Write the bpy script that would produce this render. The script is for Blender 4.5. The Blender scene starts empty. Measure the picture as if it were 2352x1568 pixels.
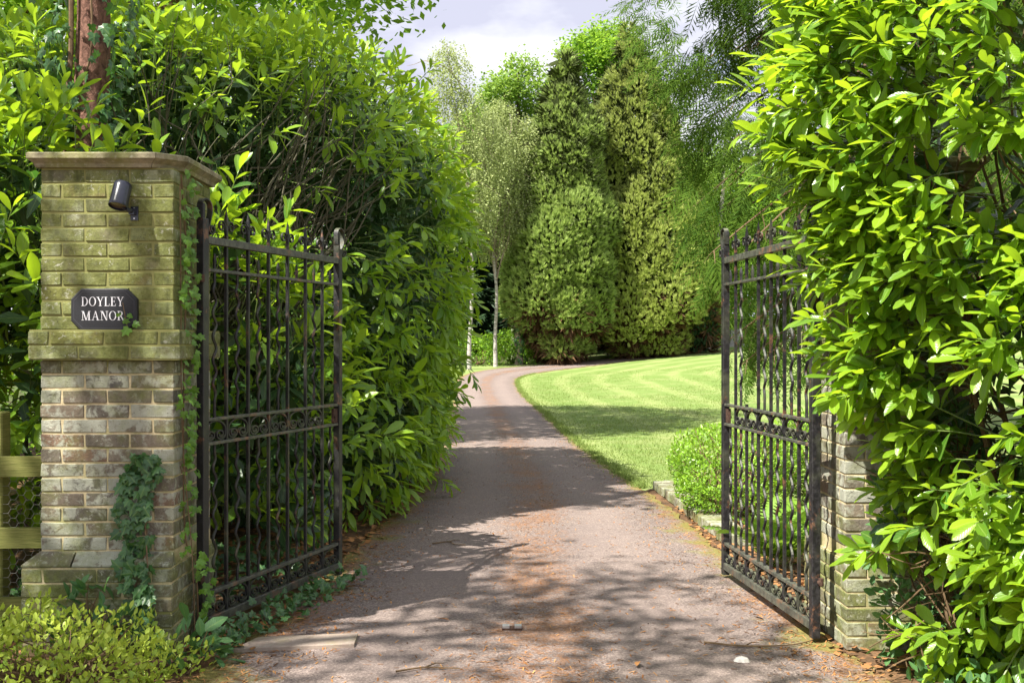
import bpy, math, random
import numpy as np
from mathutils import Vector, Matrix

rng = np.random.default_rng(11)
random.seed(11)
S = bpy.context.scene
COL = S.collection
R = math.radians

# ------------------------------------------------------------------ camera, sky, sun, exposure
EYE = 1.58
FPX, U0, V0 = 2520.0, 1176.0, 790.0
cam_d = bpy.data.cameras.new('camera')
cam = bpy.data.objects.new('camera', cam_d)
COL.objects.link(cam)
cam.location = (0, 0, EYE)
cam.rotation_euler = (R(90), 0, 0)
cam_d.sensor_width = 36
cam_d.lens = 36 * FPX / 2352
cam_d.shift_y = 6 / 2352
cam_d.clip_start, cam_d.clip_end = 0.05, 2000
S.camera = cam

LIGHT = Vector((0.56, 0.50, -1.02)).normalized()        # the way the sunlight travels
SUN_EL = math.asin(-LIGHT.z)
SUN_AZ = math.atan2(-LIGHT.x, -LIGHT.y)
w = bpy.data.worlds.new('World')
S.world = w
w.use_nodes = True
nt = w.node_tree
nt.nodes.clear()
def wn(t, **k):
    n = nt.nodes.new(t)
    for a, b in k.items(): setattr(n, a, b)
    return n
wo = wn('ShaderNodeOutputWorld'); bg = wn('ShaderNodeBackground')
sky = wn('ShaderNodeTexSky', sky_type='NISHITA', sun_disc=False, sun_elevation=SUN_EL, sun_rotation=SUN_AZ % (2 * math.pi))
tc = wn('ShaderNodeTexCoord')
sx = wn('ShaderNodeSeparateXYZ'); nt.links.new(tc.outputs['Generated'], sx.inputs[0])
mz = wn('ShaderNodeMath', operation='MAXIMUM'); nt.links.new(sx.outputs['Z'], mz.inputs[0]); mz.inputs[1].default_value = 0.0
az = wn('ShaderNodeMath', operation='ADD'); nt.links.new(mz.outputs[0], az.inputs[0]); az.inputs[1].default_value = 0.22
dx = wn('ShaderNodeMath', operation='DIVIDE'); nt.links.new(sx.outputs['X'], dx.inputs[0]); nt.links.new(az.outputs[0], dx.inputs[1])
dy = wn('ShaderNodeMath', operation='DIVIDE'); nt.links.new(sx.outputs['Y'], dy.inputs[0]); nt.links.new(az.outputs[0], dy.inputs[1])
cx = wn('ShaderNodeCombineXYZ'); nt.links.new(dx.outputs[0], cx.inputs[0]); nt.links.new(dy.outputs[0], cx.inputs[1])
cx.inputs[2].default_value = 3.7
n1 = wn('ShaderNodeTexNoise'); n1.inputs['Scale'].default_value = 1.5; n1.inputs['Detail'].default_value = 9; n1.inputs['Roughness'].default_value = 0.55; n1.inputs['Distortion'].default_value = 0.25
nt.links.new(cx.outputs[0], n1.inputs['Vector'])
n2 = wn('ShaderNodeTexNoise'); n2.inputs['Scale'].default_value = 2.6; n2.inputs['Detail'].default_value = 6
nt.links.new(cx.outputs[0], n2.inputs['Vector'])
r1 = wn('ShaderNodeValToRGB'); nt.links.new(n1.outputs['Fac'], r1.inputs[0])
r1.color_ramp.elements[0].position = 0.27; r1.color_ramp.elements[0].color = (0, 0, 0, 1)
r1.color_ramp.elements[1].position = 0.42; r1.color_ramp.elements[1].color = (1, 1, 1, 1)
r2 = wn('ShaderNodeValToRGB'); nt.links.new(n2.outputs['Fac'], r2.inputs[0])
r2.color_ramp.elements[0].position = 0.42; r2.color_ramp.elements[0].color = (2.35, 2.4, 2.95, 1)
r2.color_ramp.elements[1].position = 0.60; r2.color_ramp.elements[1].color = (4.0, 4.05, 4.15, 1)
mx = wn('ShaderNodeMixRGB'); nt.links.new(r1.outputs[0], mx.inputs[0]); nt.links.new(sky.outputs[0], mx.inputs[1]); nt.links.new(r2.outputs[0], mx.inputs[2])
nt.links.new(mx.outputs[0], bg.inputs[0]); bg.inputs[1].default_value = 0.10
nt.links.new(bg.outputs[0], wo.inputs[0])

sun_d = bpy.data.lights.new('sun', 'SUN')
sun_d.energy = 4.0; sun_d.angle = R(0.55); sun_d.color = (1.0, 0.95, 0.86)
sun = bpy.data.objects.new('sun', sun_d); COL.objects.link(sun)
sun.rotation_euler = LIGHT.to_track_quat('-Z', 'Y').to_euler()

vs = S.view_settings
vs.view_transform = 'Standard'; vs.look = 'None'; vs.exposure = 1.68; vs.gamma = 1.0
vs.use_curve_mapping = False
S.cycles.use_denoising = True
S.cycles.max_bounces = 8; S.cycles.diffuse_bounces = 5; S.cycles.glossy_bounces = 3
S.cycles.transmission_bounces = 5; S.cycles.transparent_max_bounces = 4
S.cycles.sample_clamp_indirect = 6.0
S.cycles.caustics_reflective = False; S.cycles.caustics_refractive = False

# ------------------------------------------------------------------ object helpers
def link(o, parent=None):
    COL.objects.link(o)
    if parent is not None: o.parent = parent
    return o
def tag(o, label=None, cat=None, group=None, kind=None):
    for k, v in (('label', label), ('category', cat), ('group', group), ('kind', kind)):
        if v: o[k] = v
    return o
def thing(name, label, cat, loc=(0, 0, 0), group=None, rz=0.0):
    o = link(bpy.data.objects.new(name, None))
    o.empty_display_size = 0.1
    o.location = loc; o.rotation_euler = (0, 0, rz)
    return tag(o, label, cat, group)
def put(name, me, parent=None, mat=None, loc=None, label=None, kind=None):
    o = link(bpy.data.objects.new(name, me), parent)
    if mat is not None: o.matrix_local = mat
    elif loc is not None: o.location = loc
    if label: o['label'] = label
    if kind: o['kind'] = kind
    return o

class Geo:
    """collects numpy geometry; builds ONE mesh"""
    def __init__(s): s.V = []; s.F = {}; s.n = 0; s.A = []
    def add(s, V, F, mat=0, A=None):
        V = np.asarray(V, float).reshape(-1, 3); F = np.asarray(F, int)
        s.F.setdefault((F.shape[1], mat), []).append(F + s.n)
        s.V.append(V); s.A.append(np.zeros((len(V), 3)) if A is None else np.asarray(A, float)); s.n += len(V)
        return s
    def mesh(s, name, mats, smooth=False):
        me = bpy.data.meshes.new(name)
        for m in (mats if isinstance(mats, (list, tuple)) else [mats]): me.materials.append(m)
        if not s.V: return me
        V = np.concatenate(s.V)
        loops, starts, mi, p = [], [], [], 0
        for (k, m), L in s.F.items():
            f = np.concatenate(L); loops.append(f.ravel())
            starts.append(p + np.arange(len(f)) * k); p += f.size
            mi.append(np.full(len(f), m))
        loops = np.concatenate(loops); starts = np.concatenate(starts); mi = np.concatenate(mi)
        me.vertices.add(len(V)); me.vertices.foreach_set('co', V.astype(np.float32).ravel())
        me.loops.add(len(loops)); me.loops.foreach_set('vertex_index', loops.astype(np.int32))
        me.polygons.add(len(starts)); me.polygons.foreach_set('loop_start', starts.astype(np.int32))
        me.polygons.foreach_set('material_index', mi.astype(np.int32))
        me.polygons.foreach_set('use_smooth', np.full(len(starts), smooth))
        a = me.attributes.new('lf', 'FLOAT_VECTOR', 'POINT')
        a.data.foreach_set('vector', np.concatenate(s.A).astype(np.float32).ravel())
        me.update(calc_edges=True)
        return me
    def build(s, name, mats, parent=None, smooth=False, kind=None, off=None, label=None):
        if off is not None: s.V = [v - np.asarray(off) for v in s.V]
        return put(name, s.mesh(name, mats, smooth), parent, kind=kind, label=label)

def nrm(a): return a / np.maximum(np.linalg.norm(a, axis=-1, keepdims=True), 1e-9)
UP = np.array([0, 0, 1.0])

def box(g, a, b, mat=0):
    (x0, y0, z0), (x1, y1, z1) = a, b
    g.add([(x0, y0, z0), (x1, y0, z0), (x1, y1, z0), (x0, y1, z0), (x0, y0, z1), (x1, y0, z1), (x1, y1, z1), (x0, y1, z1)],
          [(3, 2, 1, 0), (4, 5, 6, 7), (0, 1, 5, 4), (1, 2, 6, 5), (2, 3, 7, 6), (3, 0, 4, 7)], mat)
def hexa(g, P, mat=0):
    g.add(P, [(3, 2, 1, 0), (4, 5, 6, 7), (0, 1, 5, 4), (1, 2, 6, 5), (2, 3, 7, 6), (3, 0, 4, 7)], mat)
def bev_box(g, a, b, e=0.004, mat=0, jit=0.0, rs=None):
    """a box whose edges are chamfered: 24 corners"""
    a = np.array(a, float); b = np.array(b, float); c = (a + b) / 2; h = (b - a) / 2
    V = []; idx = {}
    for sx_ in (-1, 1):
        for sy_ in (-1, 1):
            for sz_ in (-1, 1):
                s = np.array([sx_, sy_, sz_])
                j = (rs.normal(0, jit, 3) if rs is not None else 0)
                for ax in range(3):
                    d = h - e; d = d.copy(); d[ax] = h[ax]
                    idx[(sx_, sy_, sz_, ax)] = len(V); V.append(c + s * d + j)
    Q = []; T = []
    for ax in range(3):
        o = [k for k in range(3) if k != ax]
        for s in (-1, 1):
            q = []
            for (p, r) in ((-1, -1), (1, -1), (1, 1), (-1, 1)):
                k = [0, 0, 0]; k[ax] = s; k[o[0]] = p; k[o[1]] = r; q.append(idx[(k[0], k[1], k[2], ax)])
            if (s > 0) == (ax == 1): q.reverse()
            Q.append(q)
    for ax in range(3):                                   # bevel strips along each edge direction
        o = [k for k in range(3) if k != ax]
        for p in (-1, 1):
            for r in (-1, 1):
                k0 = [0, 0, 0]; k1 = [0, 0, 0]
                k0[ax] = -1; k1[ax] = 1
                for k in (k0, k1): k[o[0]] = p; k[o[1]] = r
                q = [idx[(*k0, o[0])], idx[(*k1, o[0])], idx[(*k1, o[1])], idx[(*k0, o[1])]]
                if (p * r > 0) == (ax != 1): q.reverse()
                Q.append(q)
    for sx_ in (-1, 1):
        for sy_ in (-1, 1):
            for sz_ in (-1, 1):
                t = [idx[(sx_, sy_, sz_, k)] for k in range(3)]
                if sx_ * sy_ * sz_ < 0: t.reverse()
                T.append(t)
    n0 = len(V)
    g.add(V, Q, mat); g.add(V, T, mat)
def tube(g, P, rad, sides=5, mat=0, A=None, flat=None, cap=True):
    """a tube along P; rad a number or a list; flat=(normal, ratio) squashes it along a fixed normal"""
    P = np.asarray(P, float); n = len(P)
    rad = np.full(n, rad) if np.isscalar(rad) else np.asarray(rad, float)
    T = np.gradient(P, axis=0); T = nrm(T)
    if flat is not None: ref = np.broadcast_to(np.asarray(flat[0], float), T.shape)
    else:
        r0 = np.array([0, 0, 1.0]) if abs(T.mean(0)[2]) < 0.8 * np.linalg.norm(T.mean(0)) else np.array([1.0, 0, 0])
        ref = np.broadcast_to(r0, T.shape)
    X = nrm(np.cross(T, ref)); Y = np.cross(X, T)
    if flat is not None: Y = Y * flat[1]
    ang = np.arange(sides) * 2 * np.pi / sides + (np.pi / sides)
    V = P[:, None, :] + rad[:, None, None] * (np.cos(ang)[None, :, None] * X[:, None, :] + np.sin(ang)[None, :, None] * Y[:, None, :])
    i = np.arange(n - 1)[:, None] * sides; j = np.arange(sides)[None, :]; k = (j + 1) % sides
    Fq = np.stack([i + j, i + sides + j, i + sides + k, i + k], -1).reshape(-1, 4)
    V = V.reshape(-1, 3)
    g.add(V, Fq, mat, None if A is None else np.broadcast_to(A, V.shape))
    if cap and sides == 4:
        g.add(V[[0, 1, 2, 3]], [(0, 1, 2, 3)], mat); g.add(V[-4:], [(3, 2, 1, 0)], mat)
    elif cap and sides > 5:
        g.add(V[:sides], [tuple(range(sides))], mat); g.add(V[-sides:], [tuple(range(sides - 1, -1, -1))], mat)
def curve(P, n=40):
    """Catmull-Rom through P"""
    P = np.asarray(P, float); Q = np.vstack([2 * P[0] - P[1], P, 2 * P[-1] - P[-2]])
    t = np.linspace(0, len(P) - 1 - 1e-9, n); i = t.astype(int); f = (t - i)[:, None]
    p0, p1, p2, p3 = Q[i], Q[i + 1], Q[i + 2], Q[i + 3]
    return 0.5 * (2 * p1 + (p2 - p0) * f + (2 * p0 - 5 * p1 + 4 * p2 - p3) * f ** 2 + (3 * p1 - p0 - 3 * p2 + p3) * f ** 3)

# ------------------------------------------------------------------ materials
class NB:
    def __init__(s, name):
        s.m = bpy.data.materials.new(name); s.m.use_nodes = True
        s.t = s.m.node_tree; s.t.nodes.clear()
        s.out = s.n('ShaderNodeOutputMaterial')
    def n(s, t, **k):
        x = s.t.nodes.new(t)
        for a, b in k.items(): setattr(x, a, b)
        return x
    def l(s, a, b): s.t.links.new(a, b)
    def geo(s): return s.n('ShaderNodeNewGeometry')
    def noise(s, scale, detail=4, rough=0.55, vec=None, dist=0):
        x = s.n('ShaderNodeTexNoise'); x.inputs['Scale'].default_value = scale; x.inputs['Detail'].default_value = detail
        x.inputs['Roughness'].default_value = rough; x.inputs['Distortion'].default_value = dist
        if vec is None: vec = s.geo().outputs['Position']
        s.l(vec, x.inputs['Vector']); return x.outputs['Fac']
    def ramp(s, f, *stops):
        x = s.n('ShaderNodeValToRGB'); s.l(f, x.inputs[0]); cr = x.color_ramp
        while len(cr.elements) < len(stops): cr.elements.new(0.5)
        for e, (p, c) in zip(cr.elements, stops):
            e.position = p; e.color = (c, c, c, 1) if np.isscalar(c) else (*c, 1)
        return x.outputs[0]
    def mix(s, f, a, b, mode='MIX'):
        x = s.n('ShaderNodeMixRGB', blend_type=mode)
        for v, i in ((f, 0), (a, 1), (b, 2)):
            if hasattr(v, 'is_linked'): s.l(v, x.inputs[i])
            elif np.isscalar(v): x.inputs[i].default_value = v if i == 0 else (v, v, v, 1)
            else: x.inputs[i].default_value = (*v, 1)
        return x.outputs[0]
    def math(s, op, a, b=0.0, clamp=False):
        x = s.n('ShaderNodeMath', operation=op, use_clamp=clamp)
        for v, i in ((a, 0), (b, 1)):
            if hasattr(v, 'is_linked'): s.l(v, x.inputs[i])
            else: x.inputs[i].default_value = v
        return x.outputs[0]
    def attr(s, comp):
        a = s.n('ShaderNodeAttribute', attribute_name='lf')
        x = s.n('ShaderNodeSeparateXYZ'); s.l(a.outputs['Vector'], x.inputs[0]); return x.outputs[comp]
    def rand(s):
        a = s.geo().outputs['Random Per Island']; b = s.n('ShaderNodeObjectInfo').outputs['Random']
        return s.math('FRACT', s.math('ADD', a, s.math('MULTIPLY', b, 7.31)))
    def bsdf(s, col, rough=0.6, spec=0.5, metal=0.0):
        x = s.n('ShaderNodeBsdfPrincipled')
        for v, k in ((col, 'Base Color'), (rough, 'Roughness'), (spec, 'Specular IOR Level'), (metal, 'Metallic')):
            if hasattr(v, 'is_linked'): s.l(v, x.inputs[k])
            elif k == 'Base Color': x.inputs[k].default_value = (*v, 1)
            else: x.inputs[k].default_value = v
        return x
    def bump(s, h, strength, dist, b):
        x = s.n('ShaderNodeBump'); x.inputs['Strength'].default_value = strength; x.inputs['Distance'].default_value = dist
        s.l(h, x.inputs['Height']); s.l(x.outputs[0], b.inputs['Normal'])
    def done(s, sh): s.l(sh, s.out.inputs['Surface']); return s.m

def leaf_mat(name, dark, light, trans, rough=0.4, tfac=0.4, spec=0.5, vein=0.0, under=None, use_new=True, nscale=0.0):
    b = NB(name)
    r = b.rand()
    f = b.math('MULTIPLY', r, 0.55)
    if use_new: f = b.math('ADD', f, b.math('MULTIPLY', b.attr(2), 0.6), True)
    else: f = b.math('MULTIPLY', r, 1.0)
    if nscale: f = b.math('MULTIPLY', f, b.ramp(b.noise(nscale, 3), (0.3, 0.35), (0.7, 1.0)))
    col = b.mix(f, dark, light)
    tcol = b.mix(f, tuple(np.array(trans) * 0.55), trans)
    if vein:
        mid = b.ramp(b.math('ABSOLUTE', b.attr(0)), (0.05, 1.0), (0.13, 0.0))
        sv = b.math('SINE', b.math('MULTIPLY', b.math('SUBTRACT', b.attr(1), b.math('MULTIPLY', b.math('ABSOLUTE', b.attr(0)), 0.22)), 62.0))
        svr = b.ramp(sv, (0.86, 0.0), (1.0, 0.35))
        vf = b.math('MULTIPLY', b.math('MAXIMUM', mid, svr), vein)
        col = b.mix(vf, col, (0.30, 0.42, 0.10))
    if under is not None:
        bf = b.n('ShaderNodeNewGeometry').outputs['Backfacing']
        col = b.mix(b.math('MULTIPLY', bf, 0.75), col, under)
    p = b.bsdf(col, rough, spec)
    if vein: b.bump(sv, 0.12, 0.004, p)
    t = b.n('ShaderNodeBsdfTranslucent'); b.l(tcol, t.inputs[0])
    m = b.n('ShaderNodeMixShader'); m.inputs[0].default_value = tfac
    b.l(p.outputs[0], m.inputs[1]); b.l(t.outputs[0], m.inputs[2])
    return b.done(m.outputs[0])

def plain(name, col, rough=0.6, spec=0.4, var=0.25, scale=30, bump=0.0, metal=0.0, col2=None):
    b = NB(name)
    n = b.noise(scale, 5)
    c2 = col2 if col2 is not None else tuple(np.array(col) * (1 - var))
    p = b.bsdf(b.mix(b.ramp(n, (0.35, 0.0), (0.68, 1.0)), c2, col), rough, spec, metal)
    if bump: b.bump(n, bump, 0.01, p)
    return b.done(p.outputs[0])

MT = {}
MT['laurel'] = leaf_mat('laurel_leaf', (0.04, 0.14, 0.016), (0.25, 0.40, 0.024), (0.60, 0.86, 0.03), 0.28, 0.42, 0.5, 0.5, (0.14, 0.24, 0.06))
MT['laurel_far'] = leaf_mat('laurel_leaf_hedge', (0.085, 0.21, 0.02), (0.26, 0.42, 0.025), (0.62, 0.90, 0.04), 0.33, 0.40, 0.5, 0.4, (0.12, 0.22, 0.05))
MT['laurel_old_shaded'] = leaf_mat('laurel_old_leaf_shaded', (0.022, 0.065, 0.02), (0.05, 0.12, 0.03), (0.06, 0.14, 0.03), 0.34, 0.18, 0.5, 0.3, (0.07, 0.12, 0.04))  # old leaves; the hollow's shade painted in by a darker, less translucent colour
MT['stem'] = plain('green_stem', (0.16, 0.22, 0.06), 0.5)
MT['twig'] = plain('twig_bark', (0.14, 0.125, 0.09), 0.85, 0.2, 0.4, 40, col2=(0.07, 0.07, 0.04))
MT['twig_tan'] = plain('tan_twig_bark', (0.19, 0.125, 0.07), 0.8, 0.2, 0.4, 40)
MT['ivy'] = leaf_mat('ivy_leaf', (0.022, 0.075, 0.026), (0.075, 0.18, 0.055), (0.10, 0.25, 0.03), 0.36, 0.22, 0.5, 0.25, (0.10, 0.17, 0.06))
MT['ivy_new'] = leaf_mat('young_ivy_leaf', (0.06, 0.16, 0.02), (0.16, 0.33, 0.03), (0.25, 0.50, 0.04), 0.4, 0.35, 0.5, 0.3)
MT['oak'] = leaf_mat('oak_leaf', (0.07, 0.17, 0.015), (0.20, 0.36, 0.03), (0.42, 0.68, 0.06), 0.5, 0.5, 0.3, use_new=False)
MT['ash'] = leaf_mat('ash_leaf', (0.10, 0.21, 0.03), (0.26, 0.40, 0.065), (0.42, 0.62, 0.08), 0.5, 0.4, 0.3, use_new=False)
MT['birch'] = leaf_mat('birch_leaf', (0.24, 0.30, 0.11), (0.48, 0.55, 0.23), (0.56, 0.64, 0.23), 0.55, 0.4, 0.3, use_new=False)
MT['spruce'] = leaf_mat('spruce_needles', (0.018, 0.05, 0.02), (0.05, 0.10, 0.04), (0.05, 0.10, 0.03), 0.6, 0.2, 0.3, use_new=False)
MT['cypress'] = leaf_mat('cypress_spray', (0.17, 0.28, 0.06), (0.43, 0.54, 0.16), (0.50, 0.64, 0.16), 0.6, 0.4, 0.3)
MT['cypress_gold'] = leaf_mat('gold_cypress_spray', (0.21, 0.29, 0.055), (0.50, 0.56, 0.16), (0.54, 0.63, 0.16), 0.6, 0.4, 0.3)
MT['cypress_deep'] = plain('shaded_inner_spray', (0.085, 0.11, 0.035), 0.9, 0.1, 0.5, 4)  # dark olive stands in for the shade in the crown gaps
MT['cypress_in'] = plain('dry_inner_spray', (0.15, 0.085, 0.045), 0.9, 0.1, 0.5, 4)
MT['cedar'] = leaf_mat('cedar_spray', (0.022, 0.062, 0.010), (0.095, 0.16, 0.020), (0.16, 0.27, 0.022), 0.75, 0.3, 0.04)
MT['box'] = leaf_mat('box_leaf', (0.07, 0.19, 0.014), (0.27, 0.46, 0.035), (0.44, 0.70, 0.05), 0.4, 0.3, 0.5)
MT['privet'] = leaf_mat('golden_leaf', (0.13, 0.27, 0.03), (0.46, 0.55, 0.07), (0.62, 0.74, 0.09), 0.42, 0.35, 0.4)
MT['bushleaf'] = leaf_mat('bush_leaf', (0.045, 0.125, 0.022), (0.16, 0.29, 0.05), (0.26, 0.46, 0.05), 0.5, 0.35, 0.4, use_new=False)
MT['herb'] = leaf_mat('herb_leaf', (0.05, 0.14, 0.05), (0.11, 0.24, 0.08), (0.15, 0.32, 0.06), 0.5, 0.3, 0.4, 0.3)
MT['fern'] = leaf_mat('fern_frond', (0.13, 0.28, 0.03), (0.28, 0.46, 0.06), (0.42, 0.66, 0.07), 0.5, 0.4, 0.3)
MT['grass'] = leaf_mat('grass_blade', (0.14, 0.215, 0.045), (0.26, 0.325, 0.095), (0.36, 0.45, 0.10), 0.6, 0.35, 0.2, use_new=False)
MT['dead_leaf'] = plain('dead_leaf', (0.42, 0.20, 0.07), 0.8, 0.2, 0.5, 12, col2=(0.22, 0.11, 0.05))

def mat_needles():
    b = NB('needle_litter'); r = b.rand()
    return b.done(b.bsdf(b.ramp(r, (0.0, (0.10, 0.05, 0.025)), (0.5, (0.30, 0.13, 0.045)), (1.0, (0.46, 0.25, 0.10))), 0.9, 0.1).outputs[0])
MT['needles'] = mat_needles()

def mat_lawn():
    b = NB('lawn')
    pos = b.geo().outputs['Position']
    stripe = b.math('SINE', b.math('MULTIPLY', b.math('ADD', b.attr(0), b.math('MULTIPLY', b.noise(0.2, 1), 0.35)), 4.2))
    sf = b.ramp(stripe, (0.12, 0.0), (0.88, 1.0))
    c1 = b.mix(sf, (0.150, 0.218, 0.058), (0.235, 0.285, 0.100))
    fine = b.noise(14, 6, 0.7)
    c2 = b.mix(b.ramp(fine, (0.35, 0.0), (0.7, 0.6)), c1, (0.145, 0.22, 0.05))
    c3 = b.mix(b.ramp(b.noise(1.1, 5), (0.48, 0.0), (0.72, 0.6)), c2, (0.30, 0.31, 0.135))
    soiln = b.noise(5, 6, 0.65)
    soil = b.ramp(soiln, (0.3, (0.055, 0.036, 0.022)), (0.5, (0.15, 0.085, 0.045)), (0.7, (0.27, 0.15, 0.075)))
    soil = b.mix(b.ramp(b.noise(60, 3), (0.4, 0.0), (0.7, 0.7)), soil, (0.035, 0.03, 0.02))
    f = b.ramp(b.math('ADD', b.attr(1), b.math('MULTIPLY', b.math('SUBTRACT', b.noise(3, 4), 0.5), 0.5)), (0.4, 0.0), (0.6, 1.0))
    wood = b.ramp(b.attr(2), (0.3, 0.0), (0.8, 1.0))
    c4 = b.mix(wood, c3, b.mix(b.ramp(b.noise(2.5, 5), (0.4, 0.0), (0.6, 1.0)), (0.06, 0.045, 0.025), (0.07, 0.12, 0.03)))
    p = b.bsdf(b.mix(f, c4, soil), 0.9, 0.15)
    b.bump(fine, 0.5, 0.03, p)
    return b.done(p.outputs[0])
MT['lawn'] = mat_lawn()

def mat_drive():
    b = NB('drive_tarmac')
    pos = b.geo().outputs['Position']
    v = b.n('ShaderNodeTexVoronoi'); v.inputs['Scale'].default_value = 95; b.l(pos, v.inputs['Vector'])
    grain = b.ramp(v.outputs['Color'], (0.1, (0.105, 0.082, 0.072)), (0.5, (0.235, 0.185, 0.160)), (0.9, (0.39, 0.315, 0.275)))
    fine = b.noise(180, 3, 0.7)
    c = b.mix(b.ramp(fine, (0.42, 0.0), (0.62, 0.75)), grain, (0.08, 0.063, 0.06))
    big = b.noise(0.9, 6, 0.6)
    c = b.mix(b.ramp(big, (0.4, 0.0), (0.68, 0.5)), c, (0.14, 0.112, 0.108))
    # wheel tracks paler and pinker, needles collect between them and at the edges
    track = b.ramp(b.math('ABSOLUTE', b.math('SUBTRACT', b.math('ABSOLUTE', b.attr(0)), 0.45)), (0.08, 1.0), (0.3, 0.0))
    c = b.mix(b.math('MULTIPLY', track, 0.3), c, (0.285, 0.225, 0.198))
    ln = b.noise(26, 6, 0.75, dist=1.2); lb = b.noise(1.3, 4)
    mid = b.ramp(b.math('ABSOLUTE', b.attr(0)), (0.10, 0.22), (0.38, 0.02), (0.72, 0.03), (0.98, 0.30))
    lf = b.math('ADD', b.math('ADD', ln, b.math('MULTIPLY', lb, 0.45)), mid)
    c = b.mix(b.ramp(lf, (0.92, 0.0), (1.10, 0.7)), c, b.ramp(b.noise(70, 3), (0.35, (0.13, 0.062, 0.032)), (0.65, (0.33, 0.165, 0.075))))
    edge = b.ramp(b.math('ABSOLUTE', b.attr(0)), (0.55, 0.0), (0.95, 0.30), (1.0, 0.42))
    mf = b.math('ADD', b.math('ADD', b.math('MULTIPLY', b.noise(2.2, 5, 0.6), 0.9), b.math('MULTIPLY', b.noise(45, 3), 0.22)), edge)
    c = b.mix(b.ramp(mf, (0.80, 0.0), (0.95, 0.75)), c, b.ramp(b.noise(80, 2), (0.3, (0.11, 0.115, 0.02)), (0.7, (0.24, 0.22, 0.045))))
    p = b.bsdf(c, 0.88, 0.25)
    h = b.math('ADD', b.math('MULTIPLY', v.outputs['Distance'], 0.6), fine)
    b.bump(h, 0.55, 0.006, p)
    return b.done(p.outputs[0])
MT['drive'] = mat_drive()

def mat_brick():
    b = NB('weathered_brick')
    pos = b.geo().outputs['Position']; z = b.n('ShaderNodeSeparateXYZ'); b.l(pos, z.inputs[0])
    r = b.n('ShaderNodeObjectInfo').outputs['Random']
    base = b.ramp(r, (0.0, (0.19, 0.165, 0.125)), (0.3, (0.235, 0.195, 0.145)), (0.5, (0.12, 0.115, 0.102)), (0.78, (0.25, 0.20, 0.145)), (0.97, (0.24, 0.15, 0.10)))
    base = b.mix(b.ramp(b.noise(60, 5, 0.7), (0.35, 0.0), (0.7, 0.6)), base, (0.085, 0.075, 0.06))
    # pale lichen in patches, thicker below the band
    ob = b.math('MULTIPLY', r, 23.0)
    cv = b.n('ShaderNodeVectorMath', operation='ADD'); b.l(pos, cv.inputs[0])
    cc = b.n('ShaderNodeCombineXYZ'); b.l(ob, cc.inputs[0]); b.l(cc.outputs[0], cv.inputs[1])
    ln = b.noise(17, 7, 0.66, vec=cv.outputs[0], dist=0.4)
    low = b.ramp(b.math('MULTIPLY', z.outputs['Z'], 0.4), (0.10, 0.05), (0.20, 0.075), (0.56, 0.06), (0.62, 0.0), (0.9, -0.02))
    lf = b.ramp(b.math('ADD', b.math('ADD', ln, low), b.math('MULTIPLY', b.math('SUBTRACT', b.math('FRACT', b.math('MULTIPLY', r, 5.7)), 0.5), 0.22)), (0.52, 0.0), (0.63, 0.85))
    c = b.mix(lf, base, (0.40, 0.41, 0.33))
    # green algae: above the band and on the plinth
    hi = b.ramp(b.math('MULTIPLY', z.outputs['Z'], 0.4), (0.0, 0.10), (0.17, 0.16), (0.215, 0.0), (0.52, -0.02), (0.585, 0.08), (0.64, 0.30), (0.96, 0.26), (1.0, 0.22))
    gf = b.ramp(b.math('ADD', b.noise(5.5, 6, 0.62), hi), (0.46, 0.0), (0.76, 0.82))
    c = b.mix(gf, c, b.ramp(b.noise(26, 7, 0.78), (0.34, (0.085, 0.10, 0.022)), (0.52, (0.165, 0.19, 0.045)), (0.72, (0.28, 0.295, 0.11))))
    sp = b.math('MULTIPLY', b.ramp(b.noise(38, 6, 0.7, dist=0.5), (0.57, 0.0), (0.63, 0.85)), b.ramp(b.noise(4.2, 4), (0.44, 0.0), (0.60, 1.0)))
    c = b.mix(sp, c, (0.46, 0.46, 0.37))
    mp = b.n('ShaderNodeMapping'); b.l(pos, mp.inputs[0]); mp.inputs['Scale'].default_value = (1, 1, 0.10)
    st = b.math('MULTIPLY', b.ramp(b.noise(11, 5, 0.65, vec=mp.outputs[0]), (0.54, 0.0), (0.66, 0.62)), b.ramp(b.math('MULTIPLY', z.outputs['Z'], 0.4), (0.55, 0.25), (0.66, 1.0)))
    c = b.mix(st, c, (0.055, 0.062, 0.024))
    c = b.mix(b.ramp(b.noise(130, 3, 0.6), (0.63, 0.0), (0.70, 0.75)), c, (0.045, 0.042, 0.03))
    p = b.bsdf(c, 0.92, 0.15)
    b.bump(b.math('ADD', b.noise(70, 6, 0.75), b.math('MULTIPLY', b.noise(18, 3), 0.7)), 0.7, 0.008, p)
    return b.done(p.outputs[0])
MT['brick'] = mat_brick()
def mat_mortar():
    b = NB('mortar')
    pos = b.geo().outputs['Position']; z = b.n('ShaderNodeSeparateXYZ'); b.l(pos, z.inputs[0])
    hi = b.ramp(b.math('MULTIPLY', z.outputs['Z'], 0.4), (0.0, 0.12), (0.17, 0.12), (0.215, -0.2), (0.56, -0.2), (0.63, 0.38), (1.0, 0.38))
    gf = b.ramp(b.math('ADD', b.noise(7, 5), hi), (0.45, 0.0), (0.7, 0.85))
    c = b.mix(gf, b.ramp(b.noise(90, 4), (0.3, (0.48, 0.40, 0.24)), (0.7, (0.64, 0.54, 0.33))), (0.17, 0.185, 0.05))
    p = b.bsdf(c, 0.95, 0.1); b.bump(b.noise(140, 4), 0.5, 0.004, p)
    return b.done(p.outputs[0])
MT['mortar'] = mat_mortar()
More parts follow.
